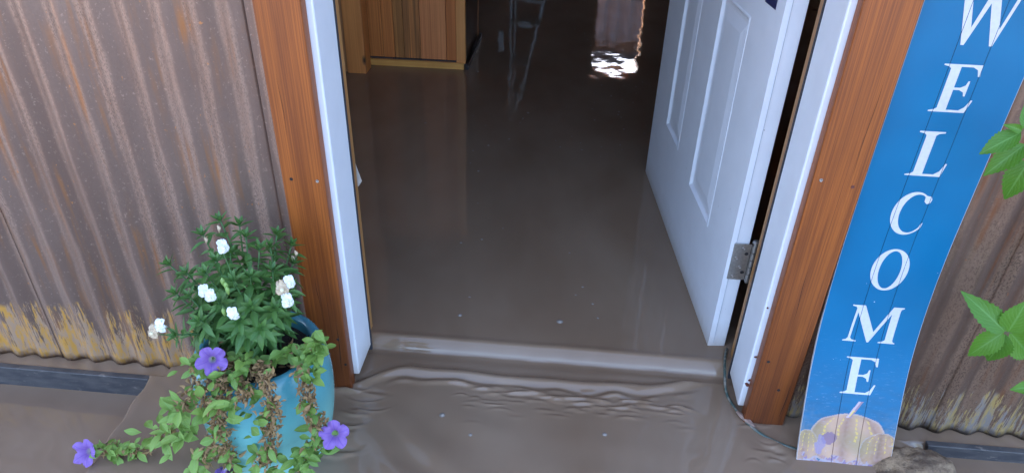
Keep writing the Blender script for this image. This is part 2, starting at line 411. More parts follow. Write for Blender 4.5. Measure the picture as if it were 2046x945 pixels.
# shed seen through the far window
t = thing('shed', (1.3, 10.6, 0), 'grey corrugated shed behind the far window', 'shed')
pts = []; n = 150
for j in range(n+1):
    x = -.8+4.4*j/n; pts.append((x, 10.0+.03*math.sin(x*2*math.pi/.2)))
MB().add([(x, y, -.3) for x, y in pts]+[(x, y, 2.28) for x, y in pts], [(j, j+1, n+2+j, n+1+j) for j in range(n)]).build('sheet', MAT['shed_sheet'], t, True)
MB().box((-.8, 10.04, -.3), (3.6, 11.5, 2.28)).build('wall', MAT['shed_sheet'], t)
MB().box((-.9, 9.80, 2.27), (3.7, 11.6, 2.39)).build('roof', MAT['shed_roof'], t)

# ------------------------------------------------------------------ corrugated walls
PITCH = .0677
def sheet(x0, x1, z0, z1, yoff, mat, parent, ragged=True, ph=0.0):
    ncol = max(4, int((x1-x0)/PITCH*14)); zl = [z0]
    if z0 < .1: zl += [z0+.01, z0+.03, z0+.08, z0+.16, z0+.3, .5, .75, 1.0]
    zl = [z for z in zl if z < z1] + [z1]
    vs = []; fs = []
    for r, z in enumerate(zl):
        for j in range(ncol+1):
            x = x0+(x1-x0)*j/ncol
            dent = .0010*mnoise.noise(Vector((x*5, z*3, yoff*90))) + .0010*mnoise.noise(Vector((x*21, z*8, 3)))
            y = .0025 + .0066*math.sin(2*math.pi*x/PITCH+ph) + dent + yoff
            zz = z + (.0026*mnoise.noise(Vector((x*40, 1, yoff*50))) + .004*mnoise.noise(Vector((x*7, 5, 2))) if (r == 0 and ragged) else 0)
            vs.append((x, y, zz))
    for r in range(len(zl)-1):
        for j in range(ncol):
            a = r*(ncol+1)+j; fs.append((a, a+1, a+ncol+2, a+ncol+1))
    o = MB().add(vs, fs).build('sheet', mat, parent, True)
    m = o.modifiers.new('thick', 'SOLIDIFY'); m.thickness = .0012; m.offset = 1
    return o
t = thing('corrugated_wall', (-1.5, 0, -.03), 'rusty grey-brown corrugated metal wall left of the doorway, behind the pot', 'wall')
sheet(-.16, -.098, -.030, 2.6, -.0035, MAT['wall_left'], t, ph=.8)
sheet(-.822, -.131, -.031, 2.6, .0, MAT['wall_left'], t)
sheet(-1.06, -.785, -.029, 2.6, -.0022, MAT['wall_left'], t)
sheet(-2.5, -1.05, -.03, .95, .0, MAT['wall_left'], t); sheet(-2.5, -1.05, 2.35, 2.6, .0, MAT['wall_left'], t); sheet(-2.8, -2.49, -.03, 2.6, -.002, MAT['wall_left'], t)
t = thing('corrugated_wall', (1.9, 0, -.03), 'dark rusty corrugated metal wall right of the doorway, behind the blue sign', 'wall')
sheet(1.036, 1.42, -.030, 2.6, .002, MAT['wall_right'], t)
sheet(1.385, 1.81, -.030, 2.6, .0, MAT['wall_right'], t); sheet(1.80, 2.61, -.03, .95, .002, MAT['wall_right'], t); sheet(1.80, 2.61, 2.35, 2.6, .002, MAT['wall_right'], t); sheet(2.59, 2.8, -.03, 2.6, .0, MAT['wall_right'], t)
# dark sill boards at the foot of both walls
def sillboard(x0, x1, label, cut):
    mb = MB(); z0, z1 = -.3, -.027; y0, y1 = -.050, -.034
    vs = [(x0,y0,z0),(x1,y0,z0),(x1,y1,z0),(x0,y1,z0),(x0,y0,z1),(x1,y0,z1),(x1,y1,z1),(x0,y1,z1)]
    if cut > 0: vs[1] = (x1-.05, y0, z0); vs[2] = (x1-.05, y1, z0)
    else: vs[0] = (x0+.05, y0, z0); vs[3] = (x0+.05, y1, z0)
    mb.add(vs, [(0,3,2,1),(4,5,6,7),(0,1,5,4),(1,2,6,5),(2,3,7,6),(3,0,4,7)])
    tag(mb.build('sill_board', MAT['sill'], None, False, .002), label, 'board', 'sill boards under the metal walls')
sillboard(-2.8, -.528, 'dark grey sill board under the corrugated wall, left of the pot', 1)
sillboard(1.365, 2.8, 'dark grey sill board under the corrugated wall, right of the sign', -1)

# ------------------------------------------------------------------ door frame
t = thing('door_frame', (.465, 0, -.03), 'white door jambs with orange stained wooden trim round the flooded doorway', 'door frame')
trimL = MB().box((-.100, -.030, -.06), (-.012, .0, 2.16)).build('trim_board', MAT['trim'], t, False, .003)
trimR = MB().box((.942, -.030, -.06), (1.036, .0, 2.16)).build('trim_board', MAT['trim'], t, False, .003)
MB().box((-.100, -.032, 2.162), (1.036, .0, 2.25)).build('trim_board', MAT['trim'], t, False, .003)
for s in (0, 1):
    if s == 0: a, b = (-.043, .0005, .0), (0, .114, 2.1)
    else: a, b = (.93, .0005, .0), (.973, .114, 2.1)
    j = MB().box(a, b).build('jamb', MAT['jamb'], t, False, .0035)
    if s == 0: r = MB().box((-.043, .1145, -.05), (-.012, .178, 2.1)); wsb = MB().box((-.0115, .1150, -.02), (.0005, .1225, 2.09))
    else: r = MB().box((.942, .1145, -.05), (.973, .178, 2.1)); wsb = MB().box((.9295, .1150, -.02), (.9415, .1225, 2.09))
    r.build('rebate', MAT['raw_wood'], t); wsb.build('weatherstrip', MAT['rubber'], t)
MB().box((0, .001, 2.06), (.93, .178, 2.1)).build('jamb', MAT['jamb'], t)
# nail and screw heads in the trim
def screw(x, y, z, parent, rad=.0036, mat='screw'):
    mb = MB(); n = 10
    ring = [(x+rad*math.cos(2*math.pi*k/n), y-.0006, z+rad*math.sin(2*math.pi*k/n)) for k in range(n)]
    ring2 = [(x+rad*.75*math.cos(2*math.pi*k/n), y-.0016, z+rad*.75*math.sin(2*math.pi*k/n)) for k in range(n)]
    mb.add(ring+ring2+[(x, y-.0004, z)], [(k, (k+1) % n, n+(k+1) % n, n+k) for k in range(n)]+[(n+k, n+(k+1) % n, 2*n) for k in range(n)])
    return mb.build('screw', MAT[mat], parent)
for x, z, p, m in ((-.080, .56, trimL, 'dark_hole'), (-.026, .559, trimL, 'screw'), (.957, .632, trimR, 'screw'), (1.018, .622, trimR, 'chip'), (.959, .173, trimR, 'dark_hole'), (-.03, .138, trimL, 'dark_hole'), (-.02, .06, trimL, 'dark_hole'), (1.0, .09, trimR, 'dark_hole')):
    screw(x, -.030, z, p, mat=m)
crack_mat = simple('wood_crack', (.02, .010, .006), .9)
for x, z, L_, w_, p in ((-.030, .10, .17, .0016, trimL), (-.062, .27, .10, .0009, trimL), (-.075, .72, .14, .0007, trimL), (1.012, .74, .20, .0008, trimR), (.985, .36, .15, .0008, trimR), (1.022, .05, .12, .0014, trimR)):
    L1 = [(x+.0015*math.sin(7*k+x*90)-w_*math.sin(math.pi*k/8)*.5, -.0303, z-L_/2+L_*k/8) for k in range(9)]
    L2 = [(a_+w_*math.sin(math.pi*k/8), b_, c_) for k, (a_, b_, c_) in enumerate(L1)]
    MB().add(L1+L2, [(k, 9+k, 10+k, k+1) for k in range(8)]).build('crack', crack_mat, p)
# chipped paint on the edge of the right jamb
for cx, cz, wd, hg in ((.9405, .158, .012, .008), (.938, .072, .013, .016), (.9405, .085, .007, .01), (.936, .30, .005, .007)):
    n = 9; vs = []
    for k in range(n):
        a = 2*math.pi*k/n; q = random.uniform(.5, 1.1)
        vs.append((min(cx+wd*.5*q*math.cos(a), .9425), -.0012, cz+hg*.5*q*math.sin(a)+.3*(cx-.94)*0))
    MB().add(vs+[(x, .0004, z) for x, y, z in vs], [tuple(range(n))]+[(k, n+k, n+(k+1) % n, (k+1) % n) for k in range(n)]).build('paint_chip', MAT['chip'], t)

# ------------------------------------------------------------------ door
HN = Vector((.8862, .2045, 0)); DD = Vector((-.0925, .9957, 0)).normalized(); NO = Vector((-DD.y, DD.x, 0))   # NO points to the visible face
DL, DT, DZ0, DZ1 = 1.005, .046, -.01, 2.03
def dpt(s, z, d): return HN + DD*s + NO*d + Vector((0, 0, z))
t = thing('door', (.91, .21, .0), 'white panelled door standing open into the flooded room', 'door')
panels = [(.183, .420, .262, .822), (.598, .795, .290, .830), (.183, .420, .99, 1.86), (.598, .795, .99, 1.86)]
ss = sorted({0, DL}|{v for p in panels for v in p[:2]}); zz = sorted({DZ0, DZ1}|{v for p in panels for v in p[2:]})
mb = MB()
for a, b in zip(ss, ss[1:]):
    for c_, d_ in zip(zz, zz[1:]):
        if any(p[0] <= a and b <= p[1] and p[2] <= c_ and d_ <= p[3] for p in panels): continue
        mb.add([dpt(a, c_, 0), dpt(a, d_, 0), dpt(b, d_, 0), dpt(b, c_, 0)], [(0,1,2,3)])
q = [dpt(s, z, d) for d in (0, -DT) for s, z in ((0, DZ0), (0, DZ1), (DL, DZ1), (DL, DZ0))]
mb.add(q, [(4,7,6,5),(1,0,4,5),(2,1,5,6),(3,2,6,7),(0,3,7,4)])
slab = mb.build('slab', MAT['door'], t)
m = slab.modifiers.new('weld', 'WELD'); m.merge_threshold = .0002
m = slab.modifiers.new('bevel', 'BEVEL'); m.width = .0025; m.segments = 2; m.limit_method = 'ANGLE'; m.angle_limit = math.radians(60)
prof = [(0, 0), (.003, .0014), (.007, .0014), (.011, -.0024), (.016, -.0058), (.024, -.0062), (.030, -.0050), (.052, -.0022), (.055, -.0018)]
for a, b, c_, d_ in panels:
    vs = []; fs = []
    for o, dep in prof: vs += [dpt(a+o, c_+o, dep), dpt(a+o, d_-o, dep), dpt(b-o, d_-o, dep), dpt(b-o, c_+o, dep)]
    for r in range(len(prof)-1):
        for k in range(4): fs.append((4*r+k, 4*r+(k+1) % 4, 4*r+4+(k+1) % 4, 4*r+4+k))
    e = 4*(len(prof)-1); fs.append((e, e+1, e+2, e+3))
    MB().add(vs, fs).build('panel', MAT['door'], t)
# foam seam strip along the hinge edge (line in the paint)
MB().box((0, 0, 0), (.0012, .0006, 2.0), Matrix.Translation(Vector((.8985, .2030, .02)))).build('edge_seam', simple('seam_grey', (.45, .48, .52), .5), t)
# navy sticker near the hinge side
st = MB().add([dpt(.040, .868, .0008), dpt(.118, .868, .0008), dpt(.118, .985, .0008), dpt(.040, .985, .0008)], [(0,3,2,1)])
so = st.build('sticker', simple('sticker_white', (.75, .76, .78), .4, .03), t)
MB().add([dpt(.044, .872, .0012), dpt(.114, .872, .0012), dpt(.114, .981, .0012), dpt(.044, .981, .0012)], [(0,3,2,1)]).build('print', simple('sticker_navy', (.012, .022, .085), .4, .05), so)
for k in range(6):
    z0 = .889+.013*k; s1 = .100-.012*(k % 3)
    MB().add([dpt(.056, z0, .0015), dpt(s1, z0, .0015), dpt(s1, z0+.004, .0015), dpt(.056, z0+.004, .0015)], [(0,3,2,1)]).build('print_line', simple('sticker_line', (.5, .55, .65), .4, .03), so)
# hinge
hz0, hz1 = .229, .334
def hinge(hz0, hz1):
    leaf = MB().box((.8945, .2015, hz0), (.9365, .2038, hz1)).build('hinge', MAT['steel'], t, False, .0012)
    bx, by, rb = .9435, .1995, .0068; nk = 5; hh = (hz1-hz0)/nk
    for k in range(nk):
        MB().tube([(bx, by, hz0+k*hh+.0008), (bx, by, hz0+(k+1)*hh-.0008)], rb, 14).build('knuckle', MAT['steel'], leaf)
    MB().tube([(bx, by, hz1-.001), (bx, by, hz1+.0045), (bx, by, hz1+.0055), (bx, by, hz1+.0105), (bx, by, hz1+.0125)], [.0045, .0045, .0085, .0085, .005], 14).build('pin', MAT['steel'], leaf)
    MB().tube([(bx, by, hz0-.006), (bx, by, hz0+.001)], [.004, .006], 12).build('pin', MAT['steel'], leaf)
    L = hz1-hz0
    for dx, fz, m in ((.024, .88, 'screw'), (.033, .74, 'dark_hole'), (.012, .61, 'screw'), (.024, .36, 'screw'), (.033, .22, 'dark_hole'), (.012, .10, 'screw')):
        screw(.8945+dx, .2015, hz0+L*fz, leaf, .0047, m)
hinge(hz0, hz1); hinge(1.0, 1.105); hinge(1.75, 1.855)

# ------------------------------------------------------------------ furniture in the room
PW = [wood('plank_brown', soft=.05, light=(.74, .26, .065), dark=(.42, .12, .026), seed=1.), wood('plank_green_stain', soft=.03, light=(.58, .23, .06), dark=(.22, .09, .026), seed=2.3),
      wood('plank_streaked', soft=.02, light=(.74, .27, .07), dark=(.15, .068, .026), seed=3.1), wood('plank_pink', soft=.05, light=(.84, .32, .11), dark=(.56, .17, .05), knots=True, seed=.37), wood('plank_orange', soft=.1, light=(.74, .25, .065), dark=(.50, .135, .03), seed=5.2),
      wood('pale_pine', soft=.1, light=(.84, .37, .11), dark=(.68, .25, .065), seed=6.4)]
t = thing('counter', (-.6, 2.5, -.02), 'plank-fronted wooden counter with pale corner trim standing in the flooded room', 'counter')
CY, CZ = 2.26, 1.02
px = -.565
for wd, mi in ((.075, 0), (.06, 0), (.05, 1), (.085, 2), (.135, 3), (.052, 4)):
    MB().box((px+.0012, CY+random.uniform(-.001, .002), .046), (px+wd-.0012, CY+.02, CZ)).build('plank', PW[mi], t, False, .002); px += wd
px = -.72
for wd, mi in ((.15, 0), ):
    pass
for k in range(9):
    MB().box((-1.92+.14*k, CY+.02, .042), (-1.92+.14*k+.137, CY+.04, CZ)).build('plank', PW[k % 5], t, False, .002)
MB().box((-.108, CY-.012, .034), (-.060, CY+.02, CZ)).build('corner_trim', PW[5], t, False, .003)
MB().box((-.560, CY-.025, -.03), (-.068, CY-.006, .040)).build('base_board', wood('base_pine', (.80, .40, .10), (.66, .29, .06), 'x', seed=4), t, False, .002)
MB().box((-.565, CY-.004, .036), (-.060, CY+.02, .0455)).build('gap_strip', simple('gap_dark', (.045, .04, .042), .7), t)
MB().box((-.060, CY-.022, -.05), (-.044, CY+.54, .036)).build('skirting', simple('skirting_black', (.02, .018, .018), .4), t)
MB().box((-.0995, CY+.022, -.05), (-.068, CY+.53, CZ)).build('side_panel', wood('side_dark', (.10, .045, .02), (.05, .022, .01)), t)
MB().box((-.095, CY+.532, .016), (-.066, CY+.56, CZ)).build('back_trim', wood('trim_orange', (.55, .23, .075), (.40, .14, .04), knots=True, seed=8.1), t, False, .002)
MB().box((-1.95, CY-.03, CZ+.001), (-.03, CY+.6, CZ+.04)).build('counter_top', PW[0], t, False, .004)
t = thing('wooden_post', (-.6, 2.15, -.02), 'square knotty pine post beside the plank counter', 'post')
MB().box((-.640, 2.10, -.05), (-.545, 2.20, 2.58)).build('shaft', wood('knotty_pine', soft=.1, light=(.76, .30, .08), dark=(.52, .16, .038), knots=True, seed=2.), t, False, .004)
MB().box((-.700, 2.115, -.05), (-.642, 2.19, 2.58)).build('side_board', wood('knotty_pine_b', soft=.1, light=(.52, .25, .10), dark=(.34, .14, .05), seed=9.), t, False, .003)
# white corner shelf whose reflection shows in the water
t = thing('shelf_stand', (.12, 4.4, 0), 'white narrowing ladder shelf at the back, seen mirrored in the water', 'shelf')
SM = MAT['white_plain']
MB().tube([(-.018, 4.40, -.1), (.0, 4.40, 1.2)], .011, 8).build('upright', SM, t)
MB().tube([(.02, 4.42, -.1), (.025, 4.42, 1.12)], .008, 8).build('upright', SM, t)
MB().tube([(.30, 4.40, -.1), (.052, 4.40, 1.14)], .016, 8).build('slanted_leg', SM, t)
for z in (.16, .34, .66, .93, 1.13):
    x1 = .30-.2*(z+.1); n = 10
    arc = [(-.015+(x1+.03)*k/n, 4.40-.10*math.sin(math.pi*(.15+.6*k/n)), z) for k in range(n+1)]
    vs = arc+[(x, 4.47, z_) for x, y, z_ in arc]; vs2 = [(x, y, z_+.014) for x, y, z_ in vs]; m_ = len(vs)
    fs = []
    for k in range(n): fs += [(k, n+1+k, n+2+k, k+1), (m_+k, m_+k+1, m_+n+2+k, m_+n+1+k), (k, k+1, m_+k+1, m_+k), (n+1+k, m_+n+1+k, m_+n+2+k, n+2+k)]
    MB().add(vs+vs2, fs).build('shelf_board', SM, t)
tag(MB().box((-.115, 4.43, .44), (-.07, 4.45, .62)).build('switch_plate', MAT['white_plain'], None, False, .003), 'small white rectangular plate beside the ladder shelf, mirrored in the water', 'plate')
# scrap of paper stuck behind the left jamb
vs = [(-.024, .190, .535), (-.014, .186, .49), (-.002, .182, .449), (-.010, .184, .436), (-.020, .188, .424), (-.026, .19, .42)]
pp = MB().add(vs, [tuple(range(6))]).build('paper_scrap', simple('paper', (.62, .58, .52), .8, .08), None)
pp.modifiers.new('thick', 'SOLIDIFY').thickness = .0006
tag(pp, 'torn white paper scrap poking out behind the left door jamb', 'paper')

# ------------------------------------------------------------------ bubbles on the water
def bubble_mesh():
    mb = MB(); n = 16
    prof = [(1.55, -.10), (1.3, .10), (1.12, .02), (.98, .22), (.75, .50), (.45, .66), (.18, .72)]
    vs = [(r*math.cos(2*math.pi*k/n), r*math.sin(2*math.pi*k/n), z) for r, z in prof for k in range(n)]+[(0, 0, .735)]
    fs = [(j*n+k, j*n+(k+1) % n, (j+1)*n+(k+1) % n, (j+1)*n+k) for j in range(len(prof)-1) for k in range(n)]
    fs += [((len(prof)-1)*n+k, (len(prof)-1)*n+(k+1) % n, len(prof)*n) for k in range(n)]
    me = mb.add(vs, fs).mesh('bubble'); me.materials.append(MAT['bubble']); me.polygons.foreach_set('use_smooth', [True]*len(me.polygons)); return me
BM = bubble_mesh()
BUB = [(0.492,0.257,6),(0.215,0.252,4.5),(0.227,0.644,3),(0.163,0.615,3),(0.154,1.119,3.5),(-0.133,1.538,4),(0.302,1.715,4),(0.284,1.649,3),(0.243,1.425,3),(0.165,1.35,3.5),(0.109,1.294,3),(0.114,1.182,2.5),(0.459,1.377,3),(0.008,2.22,3),(0.622,1.311,2),(0.23,0.337,2.5),(0.554,0.425,2.5),(0.583,0.347,2.5),(0.597,0.285,2.5),(0.534,0.383,2),(0.512,0.601,2.5),(0.288,0.72,2),(0.184,0.875,2),(0.129,1.549,2),(0.437,1.438,2.2),(0.541,1.428,2.2),(0.061,1.645,2)]
BOUT = [(0.224,-0.087,6,'large bubble on the water in front of the left jamb'),(0.299,-0.139,4,'small dark-ringed bubble on the water left of the middle of the step'),(0.61,-0.104,5,'lone bubble on the water at the right of the step')]
for (x, y, r, lb) in BOUT:
    o = link('bubble', BM); z = float(water_z(np.array([x]), np.array([y]))[0]); o.location = (x, y, z); o.scale = (r*.00085,)*3
    tag(o, lb, 'bubble')
for k in range(55):      # scattered towards the far window
    x = rng.normal(.72, .17); y = 1.35+abs(rng.normal(0, 1.0))
    if y > 3.7 or x > .93-.1*(y-.2)*.9-.12 and y < 1.3: continue
    BUB.append((x, y, rng.uniform(1.6, 3.4)))
for j, (x, y, r) in enumerate(BUB):
    o = link('bubble', BM); z = float(water_z(np.array([x]), np.array([y]))[0]); o.location = (x, y, z)
    s = r*.0010; o.scale = (s*1.1, s, s); o.rotation_euler = (0, 0, j)
    if j == 0: tag(o, 'largest bubble on the water just inside the doorway', 'bubble')
    elif j == 1: tag(o, 'single bubble on the water inside, near the left jamb', 'bubble')
    else: tag(o, 'tiny air bubble on the brown water farther inside the room', 'bubble', 'tiny bubbles on the water inside')

# ------------------------------------------------------------------ cord, wood chip, rock
cord = spline([(.952, .235, -.01), (.929, .176, .012), (.917, .118, .010), (.917, .060, -.018), (.934, .005, -.022), (.957, -.040, -.0215), (.994, -.075, -.0225), (1.06, -.100, -.024), (1.16, -.09, -.03)], 60)
cm = NT('cord_rubber'); cm.col(cm.mix(cm.ramp(cm.noise(cm.pos(), 70, 4), [(.45, 0.), (.62, 1.)]), (.045, .075, .062), (.20, .175, .14))); cm.rough(.4)
tag(MB().tube(cord, .0036, 10).build('cord', cm.m, None, True), 'thin grey-green cord trailing through the water at the right jamb', 'cord')
bm = bmesh.new()
for j, (u, wv) in enumerate([(0, .006), (.3, .011), (.7, .010), (1, .004)]):
    for k in range(6):
        a = 2*math.pi*k/6
        bm.verts.new((.931+.034*u+wv*.8*math.cos(a)*.7, -.004-.044*u+wv*.8*math.cos(a)*.6, -.0155+wv*.45*math.sin(a)+random.uniform(-.001, .001)))
bm.verts.ensure_lookup_table()
for j in range(3):
    for k in range(6): bm.faces.new([bm.verts[j*6+k], bm.verts[j*6+(k+1) % 6], bm.verts[j*6+6+(k+1) % 6], bm.verts[j*6+6+k]])
bm.faces.new([bm.verts[k] for k in range(6)]); bm.faces.new([bm.verts[18+k] for k in range(6)])
bmesh.ops.recalc_face_normals(bm, faces=bm.faces)
me = bpy.data.meshes.new('wood_chip'); bm.to_mesh(me); bm.free()
tag(link('wood_chip', me, simple('bark_chip', (.26, .17, .13), .7, .35, 120, bump=.5)), 'pale splinter of wood caught on the cord by the right trim board', 'wood chip')
bm = bmesh.new(); bmesh.ops.create_icosphere(bm, subdivisions=5, radius=1)
for v in bm.verts:
    p = v.co.copy(); d = 1+.16*mnoise.noise(p*1.3+Vector((3, 1, 0)))+.10*mnoise.noise(p*3.1)+.07*mnoise.noise(p*6)+.04*mnoise.noise(p*15)+.02*mnoise.noise(Vector((p.x*4, p.y*4, p.z*22)))
    d += .03*math.floor(3*mnoise.noise(p*2.2))/3
    v.co = Vector((p.x*.100, p.y*.078, p.z*.066))*d
me = bpy.data.meshes.new('rock'); bm.to_mesh(me); bm.free()
rk = NT('sandstone'); rp = rk.pos()
rc = rk.mix(rk.ramp(rk.noise(rp, 22, 6, .65), [(.38, 0.), (.62, 1.)]), (.13, .080, .046), (.42, .29, .17))
rc = rk.mix(rk.ramp(rk.noise(rk.mapped(rp, (1, 1, 2)), 130, 4, .7), [(.55, 0.), (.7, .8)]), rc, (.06, .045, .035))
rc = rk.mix(rk.ramp(rk.noise(rp, 15, 3, .5, 1), [(.6, 0.), (.72, .6)]), rc, (.42, .26, .16))
rk.col(rc); rk.rough(.75); rk.bump(rk.noise(rp, 70, 8, .75), 1, .010)
o = link('rock', me, rk.m, None, True); o.location = (1.302, -.140, -.048); o.rotation_euler = (.1, -.12, -.2)
tag(o, 'rough brown rock in the water at the foot of the blue sign', 'rock')

# ------------------------------------------------------------------ welcome sign
SX0, SX1, STH = 1.043, 1.249, .006
_sz = np.array([-.11, -.03, .0, .05, .10, .155, .215, .28, .35, .42, .5, .6, 2.0]); _sy = np.array([-.168, -.130, -.115, -.0965, -.0790, -.0605, -.0440, -.0310, -.0215, -.0155, -.0120, -.0115, -.0115])+.0035
_zz = np.linspace(-.11, 2.0, 2000); _yy = np.interp(_zz, _sz, _sy); _ker = np.ones(60)/60
_yy = np.concatenate([_yy[:30], np.convolve(_yy, _ker, 'same')[30:-30], _yy[-30:]])
_yy[:40] = _yy[40]+(_zz[:40]-_zz[40])*(_yy[41]-_yy[40])/(_zz[41]-_zz[40])
def sgn(x, z, off=0):
    y = float(np.interp(z, _zz, _yy)); dy = (float(np.interp(z+.01, _zz, _yy))-float(np.interp(z-.01, _zz, _yy)))/.02
    n = Vector((0, -1, dy)).normalized()
    return Vector((x, y, z)) + n*off
STOP, SBOT = 1.30, -.09
G = (1.1195, 1.1755)          # the two board joints
sign = thing('welcome_sign', ((SX0+SX1)/2, -.10, -.05), 'tall bright blue board lettered WELCOME with pumpkins, leaning beside the doorway', 'sign')
def paint(x, z):
    """printed picture: blue ground, pumpkins at the foot"""
    def mix(c, d, f): return tuple(a*(1-f)+b*f for a, b in zip(c, d))
    nz = mnoise.noise(Vector((x*30, z*90, 0))); n2 = mnoise.noise(Vector((x*120, z*120, 5))); n3 = mnoise.noise(Vector((x*14, z*14, 9)))
    c = (.0, .116, .245)
    c = mix(c, (.001, .142, .290), max(0, min(1, .45+.6*n3)))
    low = max(0, min(1, (.21-z)/.16))
    c = mix(c, (.015, .085, .16), .6*low*max(0, min(1, .6+.9*nz)))
    if z < .13: c = mix(c, (.24, .24, .22), max(0, min(.7, (.11-z)*5*(abs(x-1.146)/.1)**2*(.7+n2))))
    def pump(c, cx, cz, rx, rz, base, shade, ribs=5):
        u = (x-cx)/rx; v = (z-cz)/rz
        edge = 1+.05*abs(math.sin(u*ribs*.9))
        r = math.hypot(u, v)*edge - (.06*math.exp(-(u/.12)**2) if v > 0 else 0)*-1
        if r > 1: return c
        ang = u/max(.15, math.sqrt(max(.02, 1-v*v)))
        rib = abs(math.sin(ang*ribs*.8+.3))
        k = mix(shade, base, min(1, .35+.65*rib))
        k = mix(k, (.44, .29, .25), max(0, min(.4, .12+.5*n2)))
        k = mix(k, (.26, .22, .10), max(0, min(.5, n3*1.2)))
        for q in (-.62, -.25, .22, .6):       # gold strokes following the ribs
            if abs(ang-q-.02*math.sin(z*200)) < .028 and -.1 < v < .80 and math.sin(z*700+q*20+x*300) > -.4: k = mix(k, (.66, .46, .10), .7)
        if r > .95: k = mix(k, (.42, .36, .36), .5)
        return k
    c = pump(c, 1.146, .028, .088, .062, (.50, .31, .20), (.20, .105, .085))
    c = pump(c, 1.222, .005, .046, .046, (.38, .23, .135), (.16, .085, .07), 4)
    c = pump(c, 1.058, .000, .030, .046, (.44, .27, .17), (.20, .105, .085), 3)
    # stem
    sx = 1.143+(z-.080)*.55
    if .078 < z < .116 and abs(x-sx) < .0052+.05*max(0, .088-z): c = (.30, .20, .24) if x > sx else (.50, .38, .40)
    if .080 < z < .096 and abs(x-sx) < .0018: c = (.70, .50, .12)
    # flowers and leaves along the foot
    fl = mnoise.noise(Vector((x*55, z*55, 2)))*.6+mnoise.noise(Vector((x*150, z*130, 7)))*.4
    d = (-.010-z)/.03 + fl*1.1 + .35*math.exp(-((x-1.125)/.03)**2)
    if d > .35:
        q = mnoise.noise(Vector((x*90, z*90, 12)))
        c = mix(c, (.19, .13, .26) if q > .14 else ((.36, .20, .20) if q < -.15 else (.34, .29, .33)), .8)
    if ((x-1.107)/.017)**2+((z-.028)/.014)**2 < 1+fl and z < .05: c = mix(c, (.17, .10, .19), .75)
    if ((x-1.09)/.012)**2+((z-.012)/.02)**2 < 1+fl: c = mix(c, (.24, .20, .33), .7)
    if z < -.03: c = mix(c, (.36, .28, .22), min(.85, (-.03-z)*30))
    return c
xg = sorted(set([SX0, SX0+.001, SX1-.001, SX1]+[SX0+(SX1-SX0)*k/124 for k in range(1, 124)]))
gd = {}
for gx in G:
    xg = [x for x in xg if abs(x-gx) > .0012]+[gx-.0008, gx-.0003, gx+.0003, gx+.0008]
xg = sorted(xg)
zg = list(np.linspace(SBOT, .24, 205))+list(np.linspace(.248, STOP, 110))
vs = []; cols = []
for z in zg:
    for x in xg:
        gr = min(abs(x-gx) for gx in G)
        vs.append(sgn(x, z, STH-(.0016 if gr < .0005 else 0)))
        c = paint(x, z); wear = 0
        if gr < .0005: c = tuple(v*.35 for v in c)
        if min(x-SX0, SX1-x) < .0006: c = (.55, .56, .58)
        cols.append((*c, 1))
nx_ = len(xg); fs = [(r*nx_+j, r*nx_+j+1, (r+1)*nx_+j+1, (r+1)*nx_+j) for r in range(len(zg)-1) for j in range(nx_-1)]
mb = MB().add(vs, fs); me = mb.mesh('printed_face')
ca = me.color_attributes.new('print', 'FLOAT_COLOR', 'POINT'); ca.data.foreach_set('color', np.array(cols, np.float32).ravel())
k = NT('sign_print'); at = k.n('Attribute', attribute_name='print')
scr = k.noise(k.mapped(k.pos(), (1, 1, 7), loc=(2, 0, 1)), 60, 5, .7); zq = k.sep(k.pos())[2]
mask = k.math('MULTIPLY', k.ramp(scr, [(.60, 0.), (.70, .45)]), k.ramp(zq, [(.12, 1.), (.30, 0.)]))
cc = k.mix(mask, at.outputs['Color'], (.30, .40, .50))
tiny = k.noise(k.mapped(k.pos(), (1, 1, 1)), 140, 2, .5); cc = k.mix(k.ramp(tiny, [(.775, 0.), (.79, .8)]), cc, (.6, .65, .7))
k.col(cc); k.rough(.34); k.set(Specular_IOR_Level=.3); k.bump(k.noise(k.mapped(k.pos(), (1, 1, .08)), 260, 2), .08, .0006); MATsign = k.m
link('printed_face', me, MATsign, sign, True)
# board body behind the print
zb = list(np.linspace(SBOT, .5, 40))+[STOP]; mb = MB(); vs = []
for z in zb:
    vs += [sgn(SX0, z, STH-.0002), sgn(SX1, z, STH-.0002), sgn(SX1, z, 0), sgn(SX0, z, 0)]
fs = []
for r in range(len(zb)-1):
    a = 4*r
    fs += [(a+1, a+2, a+6, a+5), (a+2, a+3, a+7, a+6), (a+3, a, a+4, a+7)]
e = 4*(len(zb)-1); fs += [(0, 3, 2, 1), (e, e+1, e+2, e+3)]
mb.add(vs, fs).build('board', simple('mdf_edge', (.42, .40, .38), .7), sign)
